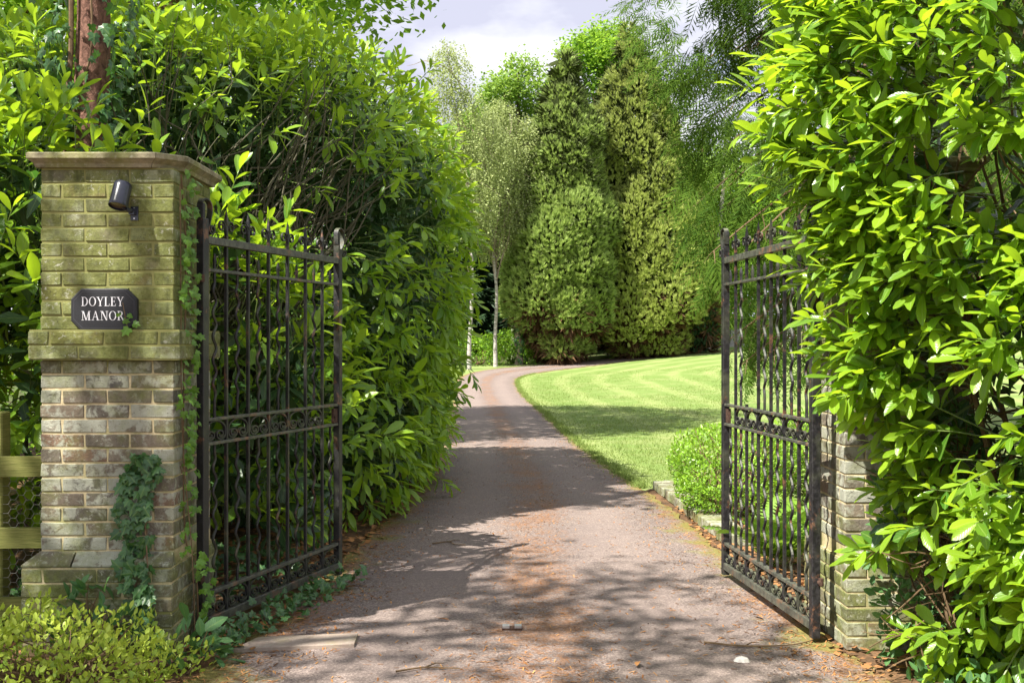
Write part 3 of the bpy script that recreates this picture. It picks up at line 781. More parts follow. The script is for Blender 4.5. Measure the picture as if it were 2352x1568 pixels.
# ------------------------------------------------------------------ paddock rail fence
fe = thing('rail_fence', 'mossy post and rail fence with chicken wire behind the plaque pillar', 'fence', (-3.0, 5.75, 0))
g = Geo(); bev_box(g, (.215, .05, -.05), (.305, .15, 1.22), .006); g.build('post', MT['wood'], fe)
g = Geo(); bev_box(g, (-1.6, .05, -.05), (-1.48, .16, 1.22), .006); g.build('post', MT['wood'], fe)
for z in (.93, .555, .19):
    g = Geo(); zs = z
    hexa(g, [(-2.2, -.12, zs - .055), (.53, .012, zs - .045), (.53, .048, zs - .045), (-2.2, -.084, zs - .055),
             (-2.2, -.12, zs + .05), (.53, .012, zs + .06), (.53, .048, zs + .06), (-2.2, -.084, zs + .05)])
    g.build('rail', MT['wood'], fe)
g = Geo(); s = .028
for a in range(26):
    for b_ in range(18):
        x = -.1 + a * s * 1.5; z = .03 + b_ * s * 1.732 + (a % 2) * s * .866
        if x > .85: continue
        for A0 in (0, 60, 120):
            q = [(x + s * math.cos(R(A0)), .055 + .01 * math.sin(x * 9), z + s * math.sin(R(A0))), (x + s * math.cos(R(A0 + 60)), .055 + .01 * math.sin(x * 9), z + s * math.sin(R(A0 + 60)))]
            tube(g, q, .0011, 3, cap=False)
g.build('chicken_wire', MT['wire'], fe, kind='stuff')

# ------------------------------------------------------------------ brick edging, slab, gate stop and bits on the drive
ed = thing('brick_edging', 'low row of mossy edging bricks between the drive and box bush', 'edging', (1.62, 10.3, 0))
E0, E1 = np.array([1.53, 11.95]), np.array([1.66, 8.55])
L = np.linalg.norm(E1 - E0); n = int(L / .112); dirv = (E1 - E0) / L
for k in range(n):
    c = E0 + dirv * (k + .5) * .112
    g_ = put('brick', random.choice(BR), ed); g_.location = (c[0] + .11 - 1.62, c[1] - 10.3, random.uniform(.0, .012)); g_.rotation_euler = (0, random.uniform(-.03, .03), random.uniform(-.05, .05) + .04); g_.scale = (1, 1, 1.35)
for k in range(4):
    g_ = put('brick', random.choice(BR), ed); g_.location = (1.78 + k * .225 - 1.62, 12.06 - 10.3, .0); g_.scale = (1, 1, 1.2); g_.rotation_euler = (0, 0, random.uniform(-.03, .03))

g = Geo(); sl_x = [(-1.62, 5.72), (-.835, 5.96), (-.86, 5.80), (-1.52, 5.56)]
lo = [(x, y, -.02) for x, y in [(-1.43, 5.61), (-.815, 5.66), (-.825, 5.88), (-1.35, 5.84)]]
hi = [(x, y, float(drive_z(x, y)) + .018) for x, y, _ in lo]
hexa(g, lo + hi); tag(g.build('stone_slab', MT['slab']), 'long flat paving slab set flush into the drive by the gate foot', 'paving slab')
gs = thing('gate_stop', 'small worn metal gate stop plate in the middle of the drive', 'gate stop', (0.0, 6.0, .022))
g = Geo(); box(g, (-.055, -.03, 0), (.055, .03, .012)); g.build('plate', MT['rust'], gs)
g = Geo(); box(g, (-.052, -.026, .0125), (-.014, .026, .024)); box(g, (.014, -.026, .0125), (.052, .026, .024)); g.build('catch_block', MT['screw'], gs)
pb = Geo(); rr = np.random.default_rng(3)
th = np.arange(9) * 2 * np.pi / 9
V = [(0, 0, .03)] + [(.035 * np.cos(a) * rr.uniform(.8, 1.1), .025 * np.sin(a), .02) for a in th] + [(.045 * np.cos(a), .033 * np.sin(a), 0) for a in th]
pb.add(V, [(0, 1 + k, 1 + (k + 1) % 9) for k in range(9)]); pb.add(V, [(1 + k, 10 + k, 10 + (k + 1) % 9, 1 + (k + 1) % 9) for k in range(9)])
o = pb.build('pebble', MT['pebble']); o.location = (1.135, 5.42, .012); tag(o, 'white pebble lying on the sunlit drive near the laurel pillar', 'pebble')
# ------------------------------------------------------------------ plants: leaf shapes
def leaf_tmpl(ts, ws, fold, droop, wave=0.0, new=0.5):
    V, A = [], []
    for t_, w_ in zip(ts, ws):
        z = -droop * t_ * t_
        for sgn in (-1, 0, 1):
            V.append((sgn * w_, t_, z + abs(sgn) * (fold * w_ + wave * math.sin(9 * t_ + sgn)))); A.append((sgn * 1.0, t_, new))
    F = []
    for k in range(len(ts) - 1):
        a = k * 3
        F += [(a, a + 1, a + 4, a + 3), (a + 1, a + 2, a + 5, a + 4)]
    return np.array(V), np.array(F), np.array(A)
TS, WS = [0, .06, .2, .42, .64, .83, .94, 1.0], [.012, .02, .085, .155, .185, .15, .075, .004]
LAUREL = [leaf_tmpl(TS, [x * .92 for x in WS], .30, .14, .006), leaf_tmpl(TS, [x * .78 for x in WS], .45, .26, .012), leaf_tmpl(TS, [x * 1.02 for x in WS], .20, .06, .008)]
LAUREL_LO = [leaf_tmpl([0, .12, .42, .72, .93, 1], [.012, .05, .155, .175, .08, .004], f, d) for f, d in ((.3, .12), (.45, .24), (.15, .05))]
OLDLEAF = [leaf_tmpl([0, .55, 1], [.02, .185, .01], .2, .2)]
TINY = [leaf_tmpl([0, .55, 1], [.03, .26, .01], .22, .1), leaf_tmpl([0, .5, 1], [.03, .30, .01], .08, .05)]
SMALL = [leaf_tmpl([0, .35, .75, 1], [.02, .24, .2, .005], .25, .12), leaf_tmpl([0, .4, .75, 1], [.02, .28, .2, .005], .1, .05)]
def ivy_tmpl():
    o = [(0, -.02), (.22, -.14), (.52, .10), (.34, .30), (.46, .62), (.2, .62), (0, 1.0), (-.2, .62), (-.46, .62), (-.34, .30), (-.52, .10), (-.22, -.14)]
    V = [(0, .3, .05)] + [(x, y, -.10 * abs(x) - .06 * y * y) for x, y in o]
    n = len(o)
    F = [(0, 1 + k, 1 + (k + 1) % n, 1 + (k + 2) % n) for k in range(0, n, 2)]
    return np.array(V), np.array(F), np.array([(v[0] * 2, v[1], .5) for v in V])
IVY = [ivy_tmpl()]
def inst(g, tm, M, T, mat=0, new=None):
    """copies of a leaf shape into one mesh: M (n,3,3) frames, T (n,3) places"""
    if len(T) == 0: return
    V, F, A = tm; n, k = len(T), len(V)
    W = np.einsum('nij,kj->nki', M, V) + T[:, None, :]
    FF = F[None] + (np.arange(n) * k)[:, None, None]
    AA = np.broadcast_to(A[None], (n, k, 3)).copy()
    if new is not None: AA[:, :, 2] = new[:, None]
    g.add(W.reshape(-1, 3), FF.reshape(-1, F.shape[1]), mat, AA.reshape(-1, 3))
def frames(a, nrm_hint, s, sw=None):
    a = nrm(a); n = nrm_hint - (nrm_hint * a).sum(-1, keepdims=True) * a; n = nrm(n + 1e-6); b_ = np.cross(a, n)
    s = np.asarray(s, float).reshape(-1, 1)
    return np.stack([b_ * s * (1 if sw is None else np.asarray(sw).reshape(-1, 1)), a * s, n * s], -1)
def rnd_dir(n): return nrm(rng.normal(size=(n, 3)))
def shell(ells, n, keep=None, inside=.9):
    """points and normals on the outside of a union of ellipsoids"""
    area = np.array([(r[0] * r[1] + r[1] * r[2] + r[0] * r[2]) for c, r in ells]); area = area / area.sum()
    Ps, Ns = [], []
    for e, ((c, r), f) in enumerate(zip(ells, area)):
        c = np.array(c); r = np.array(r); m = max(4, int(n * f)); d = rnd_dir(m)
        p = c + r * d; q = nrm(d / r); ok = p[:, 2] > float(ground(c[0], c[1])) + .03
        for e2, (c2, r2) in enumerate(ells):
            if e2 != e: ok &= (((p - np.array(c2)) / (np.array(r2) * inside)) ** 2).sum(1) > 1
        Ps.append(p[ok]); Ns.append(q[ok])
    P_, N_ = np.concatenate(Ps), np.concatenate(Ns)
    if keep is not None:
        k = keep(P_, N_); P_, N_ = P_[k], N_[k]
    return P_, N_
def proj(P_): return U0 + FPX * P_[:, 0] / np.maximum(P_[:, 1], .1), V0 - FPX * (P_[:, 2] - EYE) / np.maximum(P_[:, 1], .1)
def shoot_leaves(P_, D, N_, nl, L, Ls, droop=.35):
    """nl leaves set round each shoot; older ones lower down and splayed, young ones at the tip"""
    n = len(P_); j = np.arange(nl)
    u = np.cross(D, UP + 1e-3); u = nrm(u); v = np.cross(D, u)
    ph = rng.uniform(0, 6.28, n)[:, None] + j[None] * 2.4 + rng.normal(0, .25, (n, nl))
    f = (j / max(1, nl - 1))[None] + 0 * ph
    th = np.radians(66 - 44 * f) + rng.normal(0, .16, (n, nl))
    rad = np.cos(ph)[..., None] * u[:, None] + np.sin(ph)[..., None] * v[:, None]
    a = np.cos(th)[..., None] * D[:, None] + np.sin(th)[..., None] * rad
    a = nrm(a - UP * (droop * (1.1 - f) * rng.uniform(.3, 1.5, (n, nl)))[..., None])
    T = P_[:, None] + D[:, None] * (Ls * f * rng.uniform(.85, 1.15, (n, 1)))[..., None]
    hint = D[:, None] * .55 + UP * .8 + rng.normal(0, .22, (n, nl, 3)) + 0 * a
    s = L * rng.uniform(.72, 1.12, (n, nl)) * (1 - .22 * f) * rng.uniform(.85, 1.1, (n, 1))
    new = np.clip(f * .85 - .08 + rng.normal(0, .2, (n, nl)) + rng.normal(0, .28, (n, 1)), 0, 1)
    return T.reshape(-1, 3), frames(a.reshape(-1, 3), hint.reshape(-1, 3), s.ravel()), s.ravel(), new.ravel()
def leaf_parts(root, base, T, M, s, tms, mats, want=300, cell=11):
    """picks the leaves that show largest in the photograph and gives each an object; returns the mask of the rest"""
    mid = T + M[:, :, 1] * .5
    u, v = proj(mid); y = mid[:, 1]
    infr = (u > -20) & (u < 2372) & (v > -20) & (v < 1588) & (y > .5)
    key = (np.floor(u / cell) * 4096 + np.floor(v / cell)).astype(int)
    order = np.argsort(np.where(infr, y, 1e9)); seen = set(); vis = []
    for i in order:
        if not infr[i]: break
        if key[i] not in seen: seen.add(key[i]); vis.append(i)
    vis = np.array(vis, int)
    size = s[vis] / y[vis]; facing = np.abs((M[vis, :, 2] / s[vis][:, None] * nrm(mid[vis] - np.array([0, 0, EYE]))).sum(1))
    pick = vis[np.argsort(-(size * (.35 + facing)))[:want]]
    rest = np.ones(len(T), bool); rest[pick] = False
    mes = []
    for k, tm in enumerate(tms):
        for nv in (.15, .5, .9):
            g = Geo(); A = tm[2].copy(); A[:, 2] = nv; g.add(tm[0], tm[1], 0, A); mes.append(g.mesh('leaf', mats, True))
    for i in pick:
        m4 = Matrix.Identity(4)
        for r_ in range(3):
            for c_ in range(3): m4[r_][c_] = M[i, r_, c_]
            m4[r_][3] = T[i, r_] - base[r_]
        put('leaf', mes[rng.integers(len(mes))], root, mat=m4)
    return rest
def laurel(name, label, cat, base, ells, nshoot, nl, L, Ls, mat, keep=None, droop=.35, jit=.25, dirs=None, inner=0, inner_keep=None, hi=True, wild=0.0, group=None, want=300, inner_scale=.8, core=None):
    root = thing(name, label, cat, base, group); base = np.array(base)
    P_, N_ = shell(ells, nshoot, keep)
    n = len(P_)
    lump = np.sin(P_[:, 0] * 5.1 + P_[:, 2] * 4) * np.sin(P_[:, 1] * 4.3 - P_[:, 2] * 3.1) * .5 + .5
    P_ = P_ - N_ * (rng.uniform(0, jit, n) + lump * jit * .8)[:, None] + N_ * (rng.random(n) < wild)[:, None] * rng.uniform(.05, .3, n)[:, None]
    D = nrm(N_ * .8 + UP * .3 + rng.normal(0, .33, (n, 3)))
    if dirs is not None: D = dirs(P_, N_, D)
    T, M, s, new = shoot_leaves(P_, D, N_, nl, L, Ls, droop)
    tms = LAUREL if hi else LAUREL_LO
    rest = leaf_parts(root, base, T, M, s, tms, MT[mat], want) if want else np.ones(len(T), bool)
    g = Geo(); which = rng.integers(0, 3, len(T))
    for k in range(3):
        m = rest & (which == k); inst(g, LAUREL_LO[k], M[m], T[m], 0, new[m])
    g.build('foliage', MT[mat], root, smooth=True, kind='stuff', off=base)
    g = Geo()
    for i in range(n):
        tube(g, [P_[i] - D[i] * .28 - UP * .05 - N_[i] * .08, P_[i], P_[i] + D[i] * Ls * 1.03], [.0045, .004, .002], 3, cap=False)
    g.build('shoot_stem', MT['stem'], root, kind='stuff', off=base)
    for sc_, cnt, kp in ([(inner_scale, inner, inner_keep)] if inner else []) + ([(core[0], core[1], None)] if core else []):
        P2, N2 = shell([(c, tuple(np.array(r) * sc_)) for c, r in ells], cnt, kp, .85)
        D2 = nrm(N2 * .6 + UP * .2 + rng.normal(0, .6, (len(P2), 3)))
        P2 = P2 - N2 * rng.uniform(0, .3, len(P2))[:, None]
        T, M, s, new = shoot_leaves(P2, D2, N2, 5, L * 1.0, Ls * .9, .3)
        M = M * (1.25 if sc_ < .7 else 1.0); g = Geo(); inst(g, OLDLEAF[0], M, T, 0, new); g.build('old_foliage_shaded', MT['laurel_old_shaded'], root, smooth=True, kind='stuff', off=base)  # old inner leaves, with the hollow's shade put into their colour
    return root
def branch_fan(g, starts, ends, r0, r1, n=7, wig=.06, sides=5, sag=0.0):
    for a, b_ in zip(starts, ends):
        a = np.asarray(a, float); b_ = np.asarray(b_, float); L = np.linalg.norm(b_ - a)
        t_ = np.linspace(0, 1, n)[:, None]
        P_ = a + (b_ - a) * t_ + UP * (sag * L * np.sin(t_ * np.pi)) + rng.normal(0, wig * L, (n, 3)) * np.sin(t_ * np.pi) * .5
        tube(g, curve(P_, n * 2), np.linspace(r0, r1, n * 2), sides, cap=False)

# ------------------------------------------------------------------ the tall laurel hedge on the left of the drive
HB = (-3.0, 10.8, 0.0)
H_ELL = [((-2.25, 12.1, 2.5), (1.82, 3.7, 2.45)), ((-2.12, 11.9, .85), (1.46, 4.1, 1.35)), ((-3.3, 9.8, 2.75), (2.15, 2.25, 1.72)), ((-5.6, 9.6, 2.3), (1.9, 2.1, 1.35))]
def hollow(P_, N_=None):
    u, v = proj(P_)
    top = 225 + 40 * np.sin(u / 70) + 25 * np.sin(u / 31)
    right = 880 + 40 * np.sin(v / 60); 
    return (P_[:, 1] < 10.9) & (u > 215) & (u < right - np.clip(v - 560, 0, 300) * .45) & (v > top + np.clip(u - 560, 0, 400) * .42) & (v < 740 + 30 * np.sin(u / 50))
def h_keep(P_, N_):
    k = ~hollow(P_) | (rng.random(len(P_)) < .05)
    u, v = proj(P_)
    k &= ~((v > 700) & (u < 640) & (rng.random(len(P_)) < .5))
    k &= (N_[:, 1] < .5) & ~((P_[:, 1] < 8.15) & (u > 130) & (u < 300) & (rng.random(len(P_)) < .85))
    return k
def h_dirs(P_, N_, D):
    side = sstep(.15, .7, N_[:, 0])[:, None]                     # the wall over the drive hangs outwards and down
    return nrm(D * (1 - side) + side * (N_ * .85 - UP * .25 + rng.normal(0, .28, P_.shape)) + (N_[:, 2:3] > .55) * UP * .5)
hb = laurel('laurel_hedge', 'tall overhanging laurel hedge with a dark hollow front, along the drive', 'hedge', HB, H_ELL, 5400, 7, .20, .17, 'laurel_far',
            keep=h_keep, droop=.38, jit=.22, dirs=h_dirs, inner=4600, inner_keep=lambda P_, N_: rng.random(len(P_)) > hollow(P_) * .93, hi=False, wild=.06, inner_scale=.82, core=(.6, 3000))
g = Geo()
# bare inner branches, fanning from the stools up to the leafy shell round the hollow
Pc, Nc = shell(H_ELL, 5200, lambda P_, N_: hollow(P_ + N_ * 0))
qq = rng.permutation(len(Pc))[:150]; Pr, Nr = Pc[qq], Nc[qq]
stools = np.array([(-2.6, 10.2, .05), (-3.5, 9.5, .05), (-2.1, 9.3, .05), (-4.4, 9.9, .05), (-3.0, 9.0, .05)])
ii = rng.integers(0, 5, len(Pr))
mids = stools[ii] * .45 + Pr * .55 - Nr * .5 + rng.normal(0, .15, Pr.shape)
ends = Pr - Nr * rng.uniform(.0, .35, len(Pr))[:, None] + UP * rng.uniform(0, .45, len(Pr))[:, None]
branch_fan(g, stools[ii[:60]], mids[:60], .032, .017, 6, .07)
branch_fan(g, mids, ends, .016, .005, 6, .16, 5)
branch_fan(g, ends, ends + nrm(Nr + UP * .8 + rng.normal(0, .5, Pr.shape)) * rng.uniform(.12, .4, len(Pr))[:, None], .0045, .002, 3, .06, 3)
g.build('branch', MT['twig'], hb, kind='stuff', off=HB)

# ------------------------------------------------------------------ the lower laurel behind the plaque pillar and the gate
LB = (-2.6, 7.2, 0.0)
L_ELL = [((-3.35, 7.0, 1.75), (1.2, .6, 1.36)), ((-2.3, 7.5, 1.3), (.95, .62, 1.22)), ((-1.62, 7.75, .95), (.42, .5, 1.12)), ((-4.6, 7.0, 1.5), (.9, .7, 1.3))]
def l_keep(P_, N_):
    u, v = proj(P_)
    k = (P_[:, 2] > 1.9) | (rng.random(len(P_)) < .26) | ((u < 250) & (rng.random(len(P_)) < .75))
    s = (P_[:, 0] + 1.652) * -.1 ; gl = -1.652 + (P_[:, 1] - 5.86) * .3145
    return k & (P_[:, 0] < gl - .02)
laurel('laurel_shrub', 'lower laurel with upright bright shoots behind the plaque pillar and gate', 'shrub', LB, L_ELL, 1000, 8, .22, .26, 'laurel', keep=l_keep, droop=.2, jit=.12,
       dirs=lambda P_, N_, D: nrm(D + UP * .45 + np.array([.25, 0, 0])), inner=420, hi=True, wild=.2, inner_scale=.75)

# ------------------------------------------------------------------ the big laurel on the right, in front of its pillar
RB = (2.6, 5.0, 0.0)
R_ELL = [((3.0, 5.25, 2.75), (1.72, 1.25, 1.6)), ((2.62, 5.0, 1.25), (.80, 1.05, 1.05)), ((2.2, 5.1, 1.8), (.78, .56, .85)), ((3.1, 4.7, .9), (1.05, .95, .95)), ((2.2, 5.22, .75), (.46, .38, .85))]
def r_hole(P_):
    u, v = proj(P_)
    a = (((u - 2290) / 130) ** 2 + ((v - 395) / 105) ** 2 < 1) | (((u - 2230) / 95) ** 2 + ((v - 985) / 75) ** 2 < 1)
    b_ = (((u - 2110) / 120) ** 2 + ((v - 1370) / 105) ** 2 < 1)
    return a | b_
def r_keep(P_, N_):
    u, v = proj(P_)
    lim = np.interp(v, [-300, 0, 330, 500, 560, 700, 1000, 1150, 1300, 1600], [1810, 1795, 1765, 1785, 1860, 1880, 1885, 1905, 1945, 2020])
    return (u > lim) & (~r_hole(P_) | (rng.random(len(P_)) < .15)) & (N_[:, 1] < .4) & (rng.random(len(P_)) < np.where(P_[:, 2] > 3.5, .4, 1))
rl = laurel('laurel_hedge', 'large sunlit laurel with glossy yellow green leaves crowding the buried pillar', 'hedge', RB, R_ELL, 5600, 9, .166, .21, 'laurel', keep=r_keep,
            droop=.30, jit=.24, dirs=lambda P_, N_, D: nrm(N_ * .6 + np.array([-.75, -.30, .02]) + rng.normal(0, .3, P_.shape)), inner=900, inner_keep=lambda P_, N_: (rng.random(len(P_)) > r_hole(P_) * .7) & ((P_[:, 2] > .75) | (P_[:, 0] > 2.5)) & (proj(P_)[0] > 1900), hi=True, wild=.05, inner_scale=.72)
g = Geo()
ends, _ = shell([(c, tuple(np.array(r) * .84)) for c, r in R_ELL], 300, lambda P_, N_: (N_[:, 1] < .5) & (P_[:, 2] > .9) & (proj(P_)[0] > 1850))
sb = np.array([(2.75, 5.35, .0), (3.1, 5.3, 0), (2.5, 5.2, 0)])[rng.integers(0, 3, len(ends))]
md = sb * .5 + ends * .5 + np.array([.25, .15, .1]) + rng.normal(0, .12, ends.shape)
branch_fan(g, sb[:40], md[:40], .022, .013, 6, .06)
branch_fan(g, md, ends, .009, .0035, 6, .13, 4)
for k in range(90):                                       # bare sprawling twigs low down before the brickwork
    a = np.array([rng.uniform(2.0, 2.55), rng.uniform(5.05, 5.5), rng.uniform(.0, 1.1)])
    b_ = a + np.array([rng.uniform(-.42, .2), rng.uniform(-.35, .05), rng.uniform(-.25, .35)]); b_[2] = max(b_[2], .03)
    branch_fan(g, [a], [b_], .006, .0022, 5, .12, 4)
    for q in range(2):
        m_ = a + (b_ - a) * rng.uniform(.4, .9); branch_fan(g, [m_], [m_ + rng.normal(0, .11, 3)], .003, .0015, 3, .1, 3)
tube(g, curve([(2.28, 5.2, .02), (2.22, 5.15, .25), (2.27, 5.2, .5), (2.36, 5.25, .72), (2.5, 5.3, .95)], 16), np.linspace(.012, .008, 16), 6)
g.build('branch', MT['twig_tan'], rl, kind='stuff', off=RB)

# ------------------------------------------------------------------ ivy
def ivy_mass(name, label, cat, base, P_, N_, s, mat='ivy', stems=None, hang=.7, group=None):
    root = thing(name, label, cat, base, group); n = len(P_); base = np.array(base)
    a = nrm(-UP * hang + rng.normal(0, .55, (n, 3)) + N_ * .25)
    M = frames(a, N_ + rng.normal(0, .32, (n, 3)) + UP * .2, s * rng.uniform(.55, 1.25, n))
    g = Geo(); inst(g, IVY[0], M, P_, 0, rng.random(n)); g.build('foliage', MT[mat], root, kind='stuff', off=base)
    if stems:
        g = Geo()
        for st, r_ in stems: tube(g, curve(st, 40), r_, 5)
        g.build('stem', MT['twig_tan'], root, kind='stuff', off=base)
    return root
n = 260
z = rng.uniform(.12, 1.02, n); cxp = -1.885 + .03 * np.sin(z * 7); hw = np.interp(z, [.1, .35, .6, .8, .95, 1.05], [.06, .06, .10, .085, .11, .02])
P_ = np.stack([cxp + hw * rng.uniform(-1, 1, n), np.where(z < .5, 5.515, 5.585) - rng.uniform(0, .05, n), z], -1)
ivy_mass('ivy', 'dark ivy climbing the lower front of the plaque pillar', 'ivy', (-1.88, 5.58, 0), P_, np.tile([0, -1.0, 0], (n, 1)), .055,
         stems=[([(-1.87, 5.51, .0), (-1.90, 5.51, .3), (-1.86, 5.585, .58), (-1.89, 5.585, 1.0)], .005), ([(-1.85, 5.51, .0), (-1.83, 5.51, .4), (-1.87, 5.585, .7)], .004)])
n = 240
z = rng.uniform(.1, 2.5, n); fr = rng.random(n)
P_ = np.stack([-1.722 + .02 + rng.uniform(0, .05, n) + np.where(z < .5, .07, 0), 5.62 + fr * .22 + .03 * np.sin(z * 9), z], -1)
ivy_mass('ivy', 'thin trails of ivy up the pillar edge beside the gate hinges', 'ivy', (-1.7, 5.7, 0), P_, np.tile([.85, -.5, 0], (n, 1)), .042, mat='ivy_new',
         stems=[([(-1.64, 5.75, 0), (-1.65, 5.72, .45), (-1.705, 5.72, .6), (-1.70, 5.68, 1.3), (-1.708, 5.75, 2.0), (-1.70, 5.64, 2.45)], .0045), ([(-1.64, 5.68, 0), (-1.65, 5.66, .5), (-1.70, 5.66, 1.1), (-1.705, 5.65, 1.9), (-1.7, 5.62, 2.4)], .003)])
P_ = np.array([(-1.965, 5.55, 1.70), (-1.925, 5.553, 1.725), (-1.915, 5.55, 1.685), (-1.985, 5.553, 1.725), (-1.94, 5.55, 1.66)])
ivy_mass('ivy_sprig', 'single ivy sprig reaching across the last letters of the plaque', 'ivy', (-1.95, 5.57, 1.6), P_, np.tile([0, -1.0, .2], (5, 1)), .046, mat='ivy_new', hang=.1,
         stems=[([(-1.935, 5.585, 1.56), (-1.94, 5.56, 1.63), (-1.955, 5.555, 1.70), (-1.97, 5.553, 1.79)], .0022)])
n = 330
t_ = rng.random(n); off_ = rng.normal(0, .07, n)
gx_ = -1.60 + .50 * t_ + off_ * .9 + .05; gy_ = 5.55 + 1.75 * t_ - off_ * .3 - .06
P_ = np.stack([gx_, gy_, .02 + rng.uniform(0, .10, n)], -1)
ivy_mass('ground_ivy', 'low ivy creeping along the foot of the left gate leaf', 'ivy', (-1.4, 6.2, 0), P_, np.tile([.2, -.3, 1.0], (n, 1)), .046, hang=.1)
n = 650
P_ = np.stack([rng.uniform(-3.2, -1.35, n), rng.uniform(6.4, 8.3, n), .02 + rng.uniform(0, .12, n)], -1); P_ = P_[P_[:, 0] < -1.652 + (P_[:, 1] - 5.86) * .3145 - .02]
ivy_mass('ground_ivy', 'dark ivy carpet under the laurel behind the left gate leaf', 'ivy', (-2.2, 7.3, 0), P_, np.tile([.1, -.3, 1.0], (len(P_), 1)), .06, hang=.1)

# ------------------------------------------------------------------ small bushes
def small_bush(name, label, cat, base, ells, n, L, mat, up=.5, tm=SMALL, lump=.12, twigs=0, twig_r=.004, keep=None, depth=.10, group=None, seeds=0):
    root = thing(name, label, cat, base, group); base = np.array(base)
    P_, N_ = shell(ells, n, keep)
    m = len(P_)
    ln = np.sin(P_[:, 0] * 14 + 1.3) * np.sin(P_[:, 1] * 13) * np.sin(P_[:, 2] * 15 + .6)
    P_ = P_ + N_ * (ln * lump - rng.exponential(depth, m))[:, None]
    P_[:, 2] = np.maximum(P_[:, 2], ground(P_[:, 0], P_[:, 1]) + .015)
    a = nrm(N_ * .6 + UP * up + rng.normal(0, .6, (m, 3)))
    M = frames(a, N_ * .5 + UP * .6 + rng.normal(0, .4, (m, 3)), L * rng.uniform(.6, 1.25, m))
    new = np.clip(.5 + N_[:, 2] * .3 + rng.normal(0, .25, m), 0, 1)
    g = Geo(); wq = rng.integers(0, len(tm), m)
    for k in range(len(tm)): inst(g, tm[k], M[wq == k], P_[wq == k], 0, new[wq == k])
    g.build('foliage', MT[mat], root, kind='stuff', off=base)
    if twigs:
        g = Geo(); e, _ = shell(ells, twigs * 3); e = e[:twigs]
        c = np.array([np.mean([q[0][0] for q in ells]), np.mean([q[0][1] for q in ells]), 0]); c[2] = float(ground(c[0], c[1]))
        branch_fan(g, np.tile(c, (len(e), 1)) + rng.normal(0, .08, (len(e), 3)) * [1, 1, 0], e, twig_r * 2.2, twig_r * .6, 5, .08, 4)
        g.build('stem', MT['twig_tan'], root, kind='stuff', off=base)
    return root
small_bush('golden_bush', 'low golden leaved bush in sun before the plaque pillar', 'bush', (-2.0, 4.95, 0), [((-2.05, 4.95, .08), (.48, .38, .30)), ((-2.5, 4.95, .1), (.45, .42, .30)), ((-1.72, 5.1, .0), (.26, .26, .25))], 9500, .036, 'privet', twigs=60, twig_r=.0025, depth=.08, lump=.14)
small_bush('broadleaf_weed', 'broad leaved plant between the golden bush and the gate foot', 'plant', (-1.58, 5.36, 0), [((-1.56, 5.36, .02), (.15, .12, .20))], 70, .12, 'herb', tm=LAUREL_LO[:1] + [leaf_tmpl([0, .3, .6, .85, 1], [.01, .2, .24, .12, .003], .2, .2)], twigs=10, depth=.04)
small_bush('blue_green_weed', 'blue green weed against the plinth behind the golden bush', 'plant', (-2.1, 5.42, 0), [((-2.12, 5.42, .22), (.2, .07, .18))], 60, .10, 'herb', tm=[leaf_tmpl([0, .3, .6, .85, 1], [.01, .2, .24, .12, .003], .2, .2)], twigs=8, depth=.03)
small_bush('box_bush', 'clipped bright green box bush on the edge of the drive by the right gate', 'bush', (2.05, 10.1, 0), [((2.06, 10.1, .50), (.62, .6, .36)), ((1.96, 9.85, .30), (.50, .48, .29))], 17000, .032, 'box', tm=TINY, twigs=60, twig_r=.006, lump=.06, depth=.07)
small_bush('box_bush', 'wider dark green bush seen through the bars behind the fern', 'bush', (2.95, 10.3, 0), [((2.95, 10.4, .5), (.65, .55, .46)), ((3.4, 10.0, .45), (.5, .5, .4))], 12000, .036, 'box', tm=TINY, twigs=40, twig_r=.006, lump=.07, depth=.08)
small_bush('creeping_shrub', 'small leaved dark creeper on the ground under the right laurel', 'shrub', (2.3, 4.95, 0), [((2.25, 4.85, .0), (.45, .4, .16)), ((2.12, 5.38, .5), (.36, .24, .78)), ((2.35, 5.3, .3), (.35, .3, .6))], 3600, .062, 'herb', twigs=40, lump=.05, depth=.05)

def fern_tmpl(n=16):
    V, F, A = [], [], []
    for k in range(n):
        t_ = .12 + .88 * k / n; l = .24 * math.sin(math.pi * (t_ * .82 + .12)) ** .8 + .02
        for sgn in (-1, 1):
            b0 = len(V); y = t_; z = -.55 * (t_ - .15) ** 2 + .1
            wdt = .026
            V += [(0, y - wdt, z), (sgn * l * .6, y - wdt * .6 + l * .22, z - .03), (sgn * l, y + l * .36, z - .07), (sgn * l * .5, y + wdt + l * .2, z - .03)]
            A += [(sgn, t_, .5)] * 4; F.append((b0, b0 + 1, b0 + 2, b0 + 3) if sgn > 0 else (b0 + 3, b0 + 2, b0 + 1, b0))
    b0 = len(V); V += [(-.006, 0, .02), (.006, 0, .02), (.003, .95, -.25), (-.003, .95, -.25)]; A += [(0, 0, 0)] * 4; F.append((b0, b0 + 1, b0 + 2, b0 + 3))
    return np.array(V), np.array(F), np.array(A)
FERN = fern_tmpl()
root = thing('fern', 'pale green fern clump growing just behind the right gate bars', 'fern', (1.86, 7.75, 0))
for k in range(24):
    az_ = rng.uniform(0, 6.28); el = rng.uniform(.6, 1.25)
    a = np.array([[math.cos(az_) * math.cos(el), math.sin(az_) * math.cos(el), math.sin(el)]])
    g = Geo(); inst(g, FERN, frames(a, UP[None] + .01, [rng.uniform(.46, .72)]), np.array([[rng.normal(0, .03), rng.normal(0, .03), .0]]), 0, np.array([rng.random()]))
    g.build('frond', MT['fern'], root)
